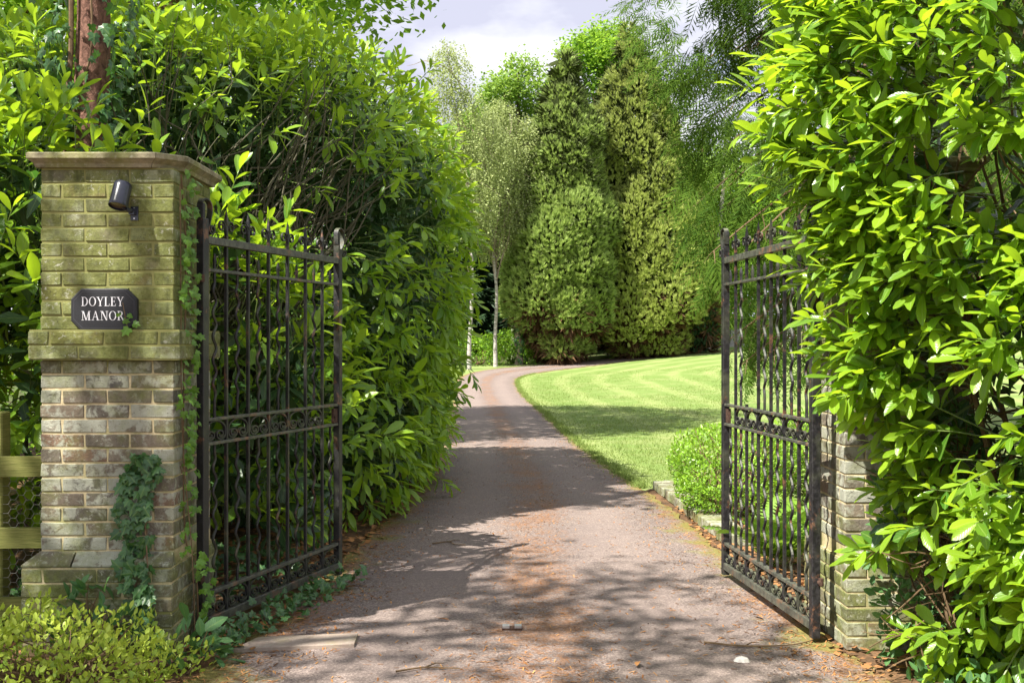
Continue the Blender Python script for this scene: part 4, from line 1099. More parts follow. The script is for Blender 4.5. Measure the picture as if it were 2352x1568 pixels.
# ------------------------------------------------------------------ trees
def trunk_mesh(P_, rad, sides=12, n=28, lump=.06):
    g = Geo(); C_ = curve(P_, n); r = np.interp(np.linspace(0, 1, n), np.linspace(0, 1, len(rad)), rad)
    r = r * (1 + lump * np.sin(np.arange(n) * 1.9))
    tube(g, C_, r, sides); return g
def clump_tmpl(n, sz, flat=.5, seed=0):
    """a loose spray of n separate leaves about one point"""
    rs = np.random.default_rng(seed); V, F, A = [], [], []
    for k in range(n):
        c = rs.normal(0, .38, 3) * [1, 1, flat + .2]; a = nrm(rs.normal(size=3) * [1, 1, .6]); h = nrm(np.array([0, 0, 1.0]) + rs.normal(0, .6, 3)); b_ = nrm(np.cross(a, h)) * .5
        s = sz * rs.uniform(.7, 1.3); b0 = len(V)
        V += [c, c + (a * .5 + b_ * .6) * s, c + a * s, c + (a * .5 - b_ * .6) * s]; A += [(0, 0, rs.random())] * 4; F.append((b0, b0 + 1, b0 + 2, b0 + 3))
    return np.array(V), np.array(F), np.array(A)
def leafy(root, base, blobs, n, size, leaf, per=9, mat='oak', depth=.35, keep=None, name='crown', seed=1, flat=.5):
    """a crown of leaf sprays through the outer part of a set of blobs"""
    Ps, Ns = shell(blobs, n, keep, .8)
    m = len(Ps); ctr = {}
    d = rng.random(m) ** 1.6 * depth
    rr_ = np.mean([np.mean(r) for c, r in blobs])
    Ps = Ps - Ns * (d * rr_)[:, None] + rng.normal(0, .06 * rr_, (m, 3))
    tms = [clump_tmpl(per, leaf, flat, seed + k) for k in range(4)]
    g = Geo(); wq = rng.integers(0, 4, m)
    a = nrm(rng.normal(size=(m, 3)) * [1, 1, .3]); M = frames(a, UP + Ns * .35 + rng.normal(0, .25, (m, 3)), size * rng.uniform(.7, 1.3, m))
    for k in range(4): inst(g, tms[k], M[wq == k], Ps[wq == k])
    g.build(name, MT[mat], root, kind='stuff', off=base)
def blobs_in(c, r, n, br, seed=0, squash=.75):
    """n smaller blobs spread through an ellipsoid"""
    rs = np.random.default_rng(seed); out = []
    while len(out) < n:
        d = rs.uniform(-1, 1, 3)
        if d @ d > 1: continue
        d = d / max(np.linalg.norm(d), 1e-6) * np.linalg.norm(d) ** .5
        q = br * rs.uniform(.7, 1.25); out.append((tuple(np.array(c) + np.array(r) * d * .85), (q, q, q * squash)))
    return out
def broadleaf(label, x, y, h, r, rc, zc, n, leaf=.16, size=.7, mat='oak', nb=16, br=None, seed=0, tr=.25, bark='bark_brown', group=None, lean=(0, 0), name='broadleaf_tree', limbs=9):
    z0 = float(ground(x, y)); root = thing(name, label, 'tree', (x, y, z0), group)
    c = (x + lean[0], y + lean[1], z0 + zc)
    bl = blobs_in(c, (r, r, rc), nb, br or r * .42, seed)
    P_ = [(0, 0, -.2), (lean[0] * .1, lean[1] * .1, h * .25), (lean[0] * .5, lean[1] * .5, h * .6), (lean[0], lean[1], h * .92)]
    trunk_mesh(P_, [tr * 1.35, tr, tr * .7, tr * .15]).build('trunk', MT[bark], root, smooth=True)
    g = Geo(); st = [np.array([lean[0] * k, lean[1] * k, h * k]) for k in np.linspace(.35, .75, limbs)]
    en = [np.array(bl[k % nb][0]) - np.array([x, y, z0]) for k in range(limbs)]
    branch_fan(g, st, en, tr * .42, tr * .1, 6, .07, 6); g.build('limb', MT[bark], root, kind='stuff')
    leafy(root, (x, y, z0), bl, n, size, leaf / size, 9, mat, .6, seed=seed)
    return root

# ------ the ivy clad trunk behind the plaque pillar and its crown, out of the picture
tx, ty = -2.93, 7.62
rt = thing('ivy_clad_tree', 'reddish barked tree trunk wound with ivy rising behind the laurel', 'tree', (tx, ty, 0))
trunk_mesh([(-.12, 0, -.2), (-.06, 0, 1.2), (-.02, 0, 2.6), (.03, 0, 4.2), (.0, .0, 7), (-.6, .1, 10)], [.17, .135, .12, .11, .10, .03], 14, 40, .02).build('trunk', MT['bark_red'], rt, smooth=True)
g = Geo(); tube(g, curve([(-.20, -.10, .0), (-.17, -.12, 2.0), (-.115, -.13, 2.6), (-.125, -.12, 3.1), (-.085, -.12, 3.6), (-.09, -.12, 4.6)], 40), .017, 7)
tube(g, curve([(.02, -.14, 1.8), (.0, -.135, 2.6), (-.06, -.13, 3.2), (.06, -.13, 3.6), (.03, -.12, 4.4)], 30), .008, 5); g.build('ivy_stem', MT['twig_tan'], rt)
n = 900; z = rng.uniform(1.6, 4.6, n); th = rng.uniform(np.pi, 2 * np.pi, n) + rng.normal(0, .3, n); rr_ = .135 + rng.exponential(.045, n) + .12 * np.exp(-((z - 3.75) / .35) ** 2)
P_ = np.stack([rr_ * np.cos(th) + .02 * (z - 2.5), rr_ * np.sin(th), z], -1); N_ = np.stack([np.cos(th), np.sin(th), 0 * z], -1)
keep_ = rng.random(n) < np.interp(np.abs(np.cos(th)), [0, .5, .8, 1], [.12, .4, .9, 1]); P_, N_ = P_[keep_], N_[keep_]; n = len(P_)
g = Geo(); inst(g, IVY[0], frames(nrm(-UP * .7 + rng.normal(0, .5, (n, 3)) + N_ * .3), N_ + rng.normal(0, .3, (n, 3)), .076 * rng.uniform(.5, 1.25, n)), P_, 0, rng.random(n) * .6); g.build('ivy_leaves', MT['ivy'], rt, kind='stuff')
def shade_crown(root, base, blobs, n, leaf, size, mat): leafy(root, base, blobs, n, size, leaf / size, 9, mat, .7, seed=9)
shade_crown(rt, (tx, ty, 0), blobs_in((-4.6, 8.0, 8.6), (1.9, 1.9, 1.6), 20, .5, 4), 480, .13, .5, 'ash')
g = Geo(); branch_fan(g, [(-.1, 0, 6.0), (-.2, 0, 7), (-.3, 0, 8), (-.2, 0, 6.5)], [(-3.4, .4, 7.8), (-4.0, -1.2, 8.8), (-2.6, 1.2, 9.4), (-3.8, -.2, 9.0)], .06, .015, 6, .06, 6); g.build('limb', MT['bark_red'], rt, kind='stuff')

# ------ roadside trees beyond the left edge that dapple the forecourt
broadleaf('spreading roadside tree left of the camera that dapples the forecourt', -6.8, 1.7, 10.5, 3.1, 2.0, 8.6, 760, .13, .46, 'ash', 48, .5, 21, .22, lean=(.8, .2))
broadleaf('tall roadside tree behind the rail fence left of the gateway', -6.6, 7.6, 12, 2.5, 2.2, 9.4, 620, .13, .5, 'ash', 28, .6, 33, .22, lean=(-.2, .2))
# ------ oaks behind the hedge
broadleaf('broad bright oak above the left hedge, its edge against the sky', -6.9, 18.6, 14.0, 4.6, 4.6, 9.2, 6200, .17, .8, 'oak', 22, 1.75, 3, .34, lean=(.6, 0))
broadleaf('bright leafy oak in the top left corner behind the ivy trunk', -13.2, 19.0, 12.5, 4.6, 3.8, 8.2, 4200, .17, .8, 'oak', 18, 1.7, 5, .32)
broadleaf('bright young oak low behind the rail fence', -7.8, 14.5, 7.0, 2.3, 2.2, 3.6, 2400, .15, .7, 'oak', 12, 1.0, 6, .14)

# ------ two big conifers on the bend
def plume_tmpl(seed):
    rs = np.random.default_rng(seed); V, F, A = [], [], []
    for k in range(7):
        az_ = rs.uniform(0, 6.28); sp = .10 + .30 * rs.random(); d = nrm(np.array([math.cos(az_) * sp, 1, math.sin(az_) * sp]))
        b_ = nrm(np.cross(d, np.array([0, 0, 1.0]) + rs.normal(0, .45, 3))) * .085; l = rs.uniform(.6, 1.1); o = d * .15
        b0 = len(V); V += [o * .2, o + b_ + d * l * .35, o + d * l, o - b_ + d * l * .35]; A += [(0, 0, .0), (0, .4, .4), (0, 1, 1), (0, .4, .4)]; F.append((b0, b0 + 1, b0 + 2, b0 + 3))
    return np.array(V), np.array(F), np.array(A)
PLUME = [plume_tmpl(k) for k in range(4)]
def cypress(label, x, y, prof, nlob, mat, tr, seed, dens, group, name='cypress_tree', lean=0.0):
    """prof: (height above the foot, radius) pairs of the outline"""
    rs = np.random.default_rng(seed); z0 = float(ground(x, y)); root = thing(name, label, 'tree', (x, y, z0), group)
    pz_, pr_ = np.array([p[0] for p in prof]), np.array([p[1] for p in prof]); H = pz_[-1]; lob = []
    for z_ in np.linspace(pz_[0], H - .2, nlob[0]):
        r_ = float(np.interp(z_, pz_, pr_)); fr = (z_ - pz_[0]) / (H - pz_[0])
        lr = max(.30, min(r_ * .52, 1.75 - 1.45 * fr)); k = max(1, int(2 * np.pi * max(r_ - lr * .6, .05) / (lr * 1.25)))
        a0 = rs.uniform(0, 6.28)
        for q in range(k):
            a = a0 + q * 2 * np.pi / k + rs.normal(0, .18); rc = max(r_ - lr * rs.uniform(.75, 1.15), 0)
            s = lr * rs.uniform(.85, 1.2); lob.append(((x + lean * fr + rc * math.cos(a), y + rc * math.sin(a), z0 + z_ + rs.normal(0, .2)), (s, s, s * rs.uniform(.95, 1.3))))
    trunk_mesh([(0, 0, -.2), (.05, 0, 1.0), (0, 0, 3), (0, 0, H * .8)], [tr * 1.3, tr, tr * .8, .05], 12, 24, .05).build('trunk', MT['bark_brown'], root, smooth=True)
    P_, N_ = shell(lob, dens, lambda P_, N_: N_[:, 1] < .42, .93)
    m = len(P_); under_ = (N_[:, 2] < -.6) & (P_[:, 2] < z0 + 4.0)
    d = nrm(N_ * .62 + UP * .85 + rng.normal(0, .42, (m, 3))); P_ = P_ - N_ * rng.exponential(.10, m)[:, None] + N_ * (.10 * np.sin(P_[:, 0] * 7) * np.sin(P_[:, 2] * 6 + P_[:, 1] * 5))[:, None]
    s = (.19 + .11 * np.interp(P_[:, 2], [z0, z0 + H], [1, .2])) * rng.uniform(.7, 1.3, m)
    M = frames(d, N_ + rng.normal(0, .3, (m, 3)), s); new = np.clip(.45 + N_[:, 2] * .35 + rng.normal(0, .18, m), 0, 1)
    g = Geo(); wq = rng.integers(0, 4, m)
    for k in range(4):
        q = (wq == k) & ~under_; T_ = PLUME[k]; V, F, A = T_
        inst(g, (V, F, A), M[q], P_[q])
    g.build('crown', MT[mat], root, kind='stuff', off=(x, y, z0))
    # dry brown sprays and boughs under the skirts; higher inner sprays carry painted shade
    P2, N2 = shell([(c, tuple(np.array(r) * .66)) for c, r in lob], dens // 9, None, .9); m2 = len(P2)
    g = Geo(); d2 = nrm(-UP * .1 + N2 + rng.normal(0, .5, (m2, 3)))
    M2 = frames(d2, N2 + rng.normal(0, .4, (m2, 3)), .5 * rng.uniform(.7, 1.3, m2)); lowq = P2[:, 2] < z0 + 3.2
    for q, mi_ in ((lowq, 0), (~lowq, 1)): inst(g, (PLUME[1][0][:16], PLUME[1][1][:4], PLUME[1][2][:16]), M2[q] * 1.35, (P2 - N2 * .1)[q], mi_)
    bo = [c for c, r in lob if c[2] < z0 + 5]; tz = rng.uniform(.8, 2.0, len(bo))
    branch_fan(g, [np.array([x, y, z0 + q]) for q in tz], bo, .11, .03, 5, .05, 5)
    g.build('dry_shaded_interior', [MT['cypress_in'], MT['cypress_deep']], root, kind='stuff', off=(x, y, z0))
    return root
gc = 'two great conifers at the bend'
cypress('tall dark green conifer with the pointed top, nearest the birches', 2.3, 54, [(1.3, 1.7), (2.0, 2.45), (4.0, 2.6), (6.5, 2.4), (9.0, 2.1), (11.5, 1.55), (13.5, .95), (15.4, .2)], (14,), 'cypress', .42, 4, 130000, gc, lean=.3)
cypress('tallest golden green conifer standing right of its darker twin', 6.95, 57, [(.9, 2.5), (2.0, 3.6), (4.5, 3.6), (7, 3.2), (10, 2.6), (13, 1.9), (14.9, 1.0), (17.0, .2)], (15,), 'cypress_gold', .5, 8, 165000, gc, lean=-.9)
cypress('small dense conifer at the right foot of the tall pair', 9.75, 56.5, [(.35, .75), (1.2, .85), (2.2, .7), (3.2, .3)], (5,), 'spruce', .12, 12, 2600, None)
o = Geo(); inst(o, PLUME[2], frames(nrm(rng.normal(0, .4, (14, 3)) - UP), rng.normal(size=(14, 3)), np.full(14, .5)), np.array([.25, 53.0, 0]) + rng.normal(0, .12, (14, 3)) + UP * 2.0)

# ------ birches and the forked grey tree
def strand_tmpl(seed, n=13, leaf=.085):
    rs = np.random.default_rng(seed); V, F, A = [], [], []
    for k in range(n):
        z = -k / n; c = np.array([rs.normal(0, .07), rs.normal(0, .07), z]); a = nrm(rs.normal(size=3) * [1, 1, .5] + [0, 0, -.7]); b_ = nrm(np.cross(a, rs.normal(size=3))) * .42; s = leaf * rs.uniform(.7, 1.3)
        b0 = len(V); V += [c, c + (a * .5 + b_) * s, c + a * s, c + (a * .5 - b_) * s]; A += [(0, 0, .5)] * 4; F.append((b0, b0 + 1, b0 + 2, b0 + 3))
    b0 = len(V); V += [(-.006, 0, 0), (.006, 0, 0), (.002, 0, -1), (-.002, 0, -1)]; A += [(0, 0, 0)] * 4; F.append((b0, b0 + 1, b0 + 2, b0 + 3))
    return np.array(V), np.array(F), np.array(A)
def birch(label, x, y, path, rad, blobs, n, leaf, group='slender birches by the drive', bark='bark_birch', length=.9):
    z0 = float(ground(x, y)); root = thing('birch_tree', label, 'tree', (x, y, z0), group)
    trunk_mesh([(0, 0, -.2)] + path, rad, 9, 36, .03).build('trunk', MT[bark], root, smooth=True)
    bl = [((x + c[0], y + c[1], z0 + c[2]), r) for c, r in blobs]
    P_, N_ = shell(bl, n, None, .7); m = len(P_)
    P_ = P_ - N_ * (rng.random(m) ** 1.3 * .75)[:, None] + UP * .35
    tms = [strand_tmpl(k, 13, leaf) for k in range(4)]; g = Geo(); wq = rng.integers(0, 4, m)
    az_ = rng.uniform(0, 6.28, m); sc = length * rng.uniform(.5, 1.3, m)
    X = np.stack([np.cos(az_), np.sin(az_), 0 * az_], -1); Y = np.stack([-np.sin(az_), np.cos(az_), 0 * az_], -1); Z = nrm(UP + rng.normal(0, .22, (m, 3)) + N_ * -.25)
    M = np.stack([X, Y, Z * sc[:, None]], -1)
    for k in range(4): inst(g, tms[k], M[wq == k], P_[wq == k])
    g.build('crown', MT['birch'], root, kind='stuff', off=(x, y, z0))
    g = Geo(); C_ = curve(path, 30)
    st = [C_[int(k)] for k in rng.uniform(8, 29, 26)]; en = [np.array(bl[int(rng.integers(len(bl)))][0]) - np.array([x, y, z0]) + rng.normal(0, .5, 3) for _ in st]
    branch_fan(g, st, en, .035, .008, 6, .08, 4, sag=.12); g.build('limb', MT['bark_grey'], root, kind='stuff')
    return root
birch('pale birch trunk nearest the left hedge, crown thin against the sky', -1.98, 50.5, [(.02, 0, 1.2), (.13, 0, 3.2), (.12, 0, 5.5), (-.1, 0, 9), (-.7, 0, 12.5), (-1.05, 0, 15)], [.125, .092, .08, .07, .06, .04, .02],
      [((-.9, 0, 13.6), (.95, .9, 1.5)), ((-1.6, 0, 11.0), (1.1, 1, 1.9)), ((-.1, 0, 11.2), (1.0, 1, 1.8)), ((.1, 0, 8.0), (1.3, 1.2, 2.0)), ((-1.0, 0, 7.6), (1.3, 1.2, 2.0)), ((.9, .5, 9.6), (1.1, 1, 2.0))], 1900, .10)
birch('slim birch trunk midway between the hedge and the conifers', -.78, 52.3, [(-.02, 0, 1.5), (.05, 0, 3.5), (-.12, 0, 5.5), (-.25, 0, 8.5), (-.1, 0, 11.5)], [.115, .085, .074, .065, .05, .03],
      [((.3, .4, 9.2), (1.2, 1, 1.9)), ((.9, .5, 7.4), (1.0, 1, 1.7)), ((-.3, .2, 6.2), (.9, .8, 1.2)), ((1.3, .6, 10.6), (1.0, .9, 1.3)), ((.1, .6, 11.6), (.9, .8, 1.2)), ((1.6, .8, 8.6), (.9, .8, 1.6))], 1900, .10)
birch('pale feathery birch filling the gap behind the two slim trunks', .1, 58.5, [(0, 0, 2), (.05, 0, 5), (-.1, 0, 9), (-.2, 0, 13)], [.16, .13, .1, .07, .03],
      [((-.9, 0, 8.2), (1.3, 1, 2.2)), ((.4, 0, 9.6), (1.3, 1, 2.2)), ((-.7, 0, 10.6), (1.0, 1, 1.6)), ((-1.9, 0, 9.4), (1.0, 1, 2.0)), ((.2, 0, 6.6), (1.2, 1, 1.5))], 2400, .11)
z0 = float(ground(.35, 53.5)); rt = thing('forked_tree', 'forked grey trunk half behind the left conifer', 'tree', (.35, 53.8, z0))
g = trunk_mesh([(0, 0, -.2), (-.05, 0, 1.8), (-.1, 0, 3.2), (.03, 0, 4.9)], [.22, .19, .17, .16], 10, 20); tube(g, curve([(.03, 0, 4.8), (.07, 0, 5.6), (0, 0, 7), (-.15, .1, 9.5)], 16), np.linspace(.13, .05, 16), 8); tube(g, curve([(.0, 0, 4.8), (-.3, 0, 5.5), (-.5, -.05, 6.4), (-.75, -.1, 7.1)], 14), np.linspace(.11, .05, 14), 8)
g.build('trunk', MT['bark_grey'], rt, smooth=True)
g = Geo(); sgn = rng.normal(0, 1, (22, 3)); st = np.array([(-.1 + rng.normal(0, .05), 0, rng.uniform(3.4, 7)) for _ in range(22)]); branch_fan(g, st, st + nrm(sgn * [1, .5, .4] + [-.5, 0, .15]) * rng.uniform(.5, 1.3, 22)[:, None], .025, .005, 6, .1, 4); g.build('dead_branch', MT['bark_grey'], rt, kind='stuff')
n = 260; z = rng.uniform(.1, 4.0, n); th = rng.uniform(0, 6.28, n); rr_ = .2 + rng.exponential(.09, n)
N_ = np.stack([np.cos(th), np.sin(th), 0 * z], -1); g = Geo(); inst(g, IVY[0], frames(-UP + rng.normal(0, .5, (n, 3)), N_ + .1, .20 * rng.uniform(.6, 1.2, n)), N_ * rr_[:, None] + UP * z[:, None], 0, rng.random(n) * .5); g.build('ivy_leaves', MT['ivy'], rt, kind='stuff')
z0 = float(ground(3.35, 58)); rt = thing('birch_tree', 'short pale trunk standing in shade between the two big conifers', 'tree', (3.35, 58, z0)); trunk_mesh([(-.1, 0, -.2), (0, 0, 1.4), (.12, 0, 3.2), (.1, 0, 6)], [.2, .17, .15, .1]).build('trunk', MT['bark_birch'], rt, smooth=True)
leafy(rt, (3.35, 58, z0), [((3.4, 58, z0 + 7), (1, 1, 1.6))], 120, .6, .2, 9, 'ash', .6)
z0 = float(ground(10.7, 59)); rt = thing('leaning_tree', 'pinkish leaning trunk on the lawn edge behind the right gate', 'tree', (10.55, 59, z0)); trunk_mesh([(-.15, 0, -.2), (.1, 0, 1.0), (.42, 0, 2.6), (.42, 0, 4.8), (.75, 0, 8), (.9, 0, 11)], [.27, .21, .18, .15, .12, .05]).build('trunk', MT['bark_birch'], rt, smooth=True)
leafy(rt, (10.55, 59, z0), blobs_in((11.5, 59, z0 + 9.6), (2.0, 1.6, 2.6), 8, 1.0, 7), 700, .7, .22, 9, 'ash', .6)

# ------ trees filling the skyline behind
gb = 'broadleaved trees on the skyline'
broadleaf('mid green feathery tree on the skyline between birch and conifer', .4, 68, 19, 2.9, 7.0, 11.6, 5200, .21, 1.0, 'ash', 34, 1.15, 41, .3, group=gb)
broadleaf('lower green tree on the skyline behind the slim birch', -2.2, 70, 17, 3.0, 6.2, 10.4, 4800, .21, 1.0, 'ash', 32, 1.15, 42, .3, group=gb)
broadleaf('fresh green round crown peeping between the two conifer tops', 6.3, 74, 22.5, 2.7, 3.2, 19.3, 1900, .26, 1.1, 'oak', 13, 1.25, 43, .3, group=gb)
broadleaf('green tree filling the gap right of the golden conifer', 12.5, 72, 15, 3.4, 4.5, 8.5, 3400, .24, 1.1, 'ash', 24, 1.5, 44, .3, group=gb)
broadleaf('sunlit green tree behind the leaning pinkish trunk', 15.5, 68, 12, 3.4, 4.0, 7.0, 2200, .28, 1.2, 'oak', 14, 1.5, 45, .3, group=gb)
broadleaf('tall green tree far behind the right gate hinge', 21.5, 70, 15, 4.2, 5.0, 9.0, 2200, .28, 1.2, 'ash', 14, 1.8, 46, .3, group=gb)
broadleaf('round green tree far off behind the right laurel', 29.0, 70, 16, 5.0, 5.5, 9.0, 2200, .28, 1.2, 'ash', 14, 2.0, 47, .3, group=gb)
broadleaf('green tree far back beyond the left hedge end', -8.5, 66, 16, 4.0, 5.5, 9.5, 2400, .28, 1.2, 'ash', 14, 1.8, 48, .3, group=gb)
broadleaf('round green tree hidden far behind the oak', -17, 62, 17, 5.0, 5.5, 10, 2000, .28, 1.2, 'ash', 14, 2.0, 49, .3, group=gb)
def spruce(label, x, y, h, r, n, seed, mat='spruce', group='dark spruces behind the birches'):
    z0 = float(ground(x, y)); root = thing('spruce_tree', label, 'tree', (x, y, z0), group)
    trunk_mesh([(0, 0, -.2), (0, 0, h * .5), (0, 0, h)], [.25, .16, .03], 8, 12).build('trunk', MT['bark_brown'], root, smooth=True)
    z = h * (.04 + .95 * rng.random(n) ** 1.25); rr2 = r * (1 - z / h) ** .8 * (.75 + .25 * np.sin(z * 5.5)) * rng.uniform(.45, 1.05, n); th = rng.uniform(0, 6.28, n)
    P_ = np.stack([rr2 * np.cos(th), rr2 * np.sin(th), z - rr2 * .22], -1); N_ = np.stack([np.cos(th), np.sin(th), 0 * z], -1)
    g = Geo(); d = nrm(N_ - UP * .35 + rng.normal(0, .28, (n, 3)))
    for k in range(4): q = np.arange(n) % 4 == k; inst(g, PLUME[k], frames(d[q], UP + rng.normal(0, .3, (q.sum(), 3)), .75 * rng.uniform(.6, 1.3, q.sum())), P_[q])
    g.build('crown', MT[mat], root, kind='stuff'); return root
spruce('dark spruce directly behind the nearest pale birch', -2.6, 63, 11, 2.4, 2600, 1)
spruce('dark spruce between the two slim birch trunks', -.9, 65, 12.5, 2.3, 2600, 2)
spruce('dark spruce just left of the forked grey trunk', .9, 62, 9.5, 2.0, 2300, 3)
spruce('dark spruce at the end of the left hedge', -5.2, 62, 11, 2.5, 2300, 4)
spruce('dark spruce behind the trunks of the two conifers', 4.4, 66, 10, 2.6, 2300, 5)
# ------ shrubs along the wood edge
def shrub(label, x, y, rx, rz, n, mat='bushleaf', leaf=.17, group='shrubs along the wood edge', ry=None):
    z0 = float(ground(x, y)); root = thing('shrub', label, 'shrub', (x, y, z0), group)
    rs = np.random.default_rng(int(abs(x * 31 + y * 7))); bl = [((x + rs.uniform(-.6, .6) * rx, y + rs.uniform(-.4, .4) * (ry or rx), z0 + rz * rs.uniform(.3, .62)), (rx * rs.uniform(.4, .62), (ry or rx) * .55, rz * rs.uniform(.38, .5))) for _ in range(6)]
    leafy(root, (x, y, z0), bl, n, .5, leaf / .5, 9, mat, .25, name='foliage', seed=3)
    g = Geo(); branch_fan(g, np.tile([0, 0, -.05], (6, 1)), [np.array(b_[0]) - np.array([x, y, z0]) for b_ in bl], .05, .015, 5, .08, 5); g.build('stem', MT['bark_brown'], root, kind='stuff')
shrub('bright undergrowth shrub at the foot of the nearest pale birch', -1.6, 53.8, 1.5, 1.5, 500, 'box', .12)
shrub('bright leafy shrub at the foot of the slim birch', .0, 54.6, 1.3, 1.4, 450, 'box', .12)
shrub('pale green shrub on the verge at the hedge end', -4.2, 53.0, 1.8, 2.2, 500, 'box', .14)
shrub('low light green shrub left of the dark conifer trunk', 1.3, 57.0, 1.5, 1.7, 480, 'oak', .13)
shrub('wide dark laurel shrub in shade between the two conifer trunks', 4.6, 61.5, 2.4, 2.6, 800, 'bushleaf', .16)
shrub('dark shrub in shade behind the golden conifer foot', 8.0, 63, 2.4, 2.8, 600, 'bushleaf', .16)
shrub('light green shrub right of the leaning pinkish trunk', 11.9, 62.0, 1.2, 1.9, 450, 'oak', .14)
shrub('dark rounded shrub beside the first grey stone block', 14.8, 63.5, 1.9, 2.4, 600, 'bushleaf', .16)
shrub('sunny shrub beside the second grey stone block', 18.7, 63.5, 1.7, 2.6, 600, 'oak', .15)
shrub('tall dark shrub behind the two grey stone blocks', 16.4, 66.5, 3.0, 4.2, 800, 'bushleaf', .2)
shrub('wide shrub beyond the lawn behind the right pillar', 23.0, 63, 3.0, 3.4, 700, 'bushleaf', .2)
shrub('broad shrub beyond the lawn behind the right laurel', 29.0, 62, 3.6, 3.8, 700, 'bushleaf', .2)
shrub('dark shrub mass far behind the end of the left hedge', -8.0, 56, 3.0, 3.6, 700, 'bushleaf', .18)
shrub('bright bush glimpsed behind the fence rails', -4.6, 13.2, 1.4, 2.2, 700, 'oak', .12, 'bushes behind the rail fence')
shrub('leafy bush behind the fence post at the far left', -7.2, 12.0, 1.6, 2.6, 700, 'oak', .12, 'bushes behind the rail fence')
g = Geo()
tag(g.build('wood_edge', MT['bushleaf']), kind='stuff') if False else None
n = 5200                                                  # the far wood, one mass
wx = rng.uniform(-60, 75, n); wy = rng.uniform(82, 104, n); wz = ground(wx, wy) + (rng.random(n) ** .8) * (9.5 + 3 * np.sin(wx * .31) + 1.6 * np.sin(wx * .83 + 2))
tm = clump_tmpl(10, .34, .7, 77); inst(g, tm, frames(nrm(rng.normal(size=(n, 3)) * [1, 1, .3]), UP + rng.normal(0, .3, (n, 3)) + np.array([0, -.4, 0]), 2.3 * rng.uniform(.7, 1.3, n)), np.stack([wx, wy, wz], -1))
tag(g.build('far_wood', MT['bushleaf']), kind='stuff')
# ------ stone blocks on the skyline of the lawn
for x, y, wx_, h, lab in ((12.35, 60.5, .75, .95, 'low grey stone block on the lawn edge right of the leaning trunk'), (15.9, 61.5, .95, 1.25, 'taller grey stone block at the lawn edge seen between the gate bars')):
    z0 = float(ground(x, y)); st = thing('stone_block', lab, 'stone', (x, y, z0))
    g = Geo(); hexa(g, [(-wx_ / 2, -.3, -.1), (wx_ / 2, -.3, -.1), (wx_ / 2, .3, -.1), (-wx_ / 2, .3, -.1), (-wx_ * .42, -.22, h * .9), (wx_ * .4, -.25, h), (wx_ * .4, .22, h), (-wx_ * .42, .25, h * .93)]); g.build('slab', MT['greystone'], st)
    g = Geo(); hexa(g, [(-wx_ * .62, -.42, -.1), (wx_ * .6, -.42, -.1), (wx_ * .6, .4, -.1), (-wx_ * .62, .4, -.1), (-wx_ * .6, -.4, .16), (wx_ * .58, -.4, .14), (wx_ * .58, .38, .14), (-wx_ * .6, .38, .16)]); g.build('footing', MT['greystone'], st)

# ------ the drooping cedar above the right gate
def frond_tmpl(seed):
    rs = np.random.default_rng(seed); V, F, A = [], [], []
    def blade(p, q, wdt, nv):
        d = nrm(q - p); b_ = nrm(np.cross(d, [0, 0, 1.0])) * wdt; b0 = len(V); m_ = (p + q) / 2; wdt = wdt * 4.2
        V.extend([p, m_ + b_, q, m_ - b_]); A.extend([(0, 0, nv)] * 4); F.append((b0, b0 + 1, b0 + 2, b0 + 3))
    for k in range(8):
        t_ = k / 8; p = np.array([0, t_, -.55 * t_ * t_])
        for s in (-1, 1):
            l = (.42 * (1 - t_) ** .7 + .07) * rs.uniform(.8, 1.15); d = nrm(np.array([s * .85, .75, -.25 - .4 * rs.random()])); q = p + d * l
            blade(p, q, .020, t_)
            for m_, s2 in ((.45, 1 if k % 2 else -1),):
                if True:
                    c = p + d * l * m_; e = nrm(d + np.array([s2 * .0, s2 * .75, -.1])); blade(c, c + e * l * .36, .016, t_)
    blade(np.zeros(3), np.array([0, 1.0, -.55]), .012, 0)
    return np.array(V), np.array(F), np.array(A)
FROND = [frond_tmpl(k) for k in range(3)]
tx, ty = 7.2, 19.0; z0 = float(ground(tx, ty)); rt = thing('cedar_tree', 'dark drooping cedar with hanging ferny sprays above the right gate', 'tree', (tx, ty, z0))
trunk_mesh([(0, 0, -.2), (0, 0, 4), (0, 0, 9), (0, 0, 14)], [.42, .34, .24, .05], 12, 24, .04).build('trunk', MT['bark_red'], rt, smooth=True)
g = Geo(); FP, FD, FN = [], [], []
rs = np.random.default_rng(17)
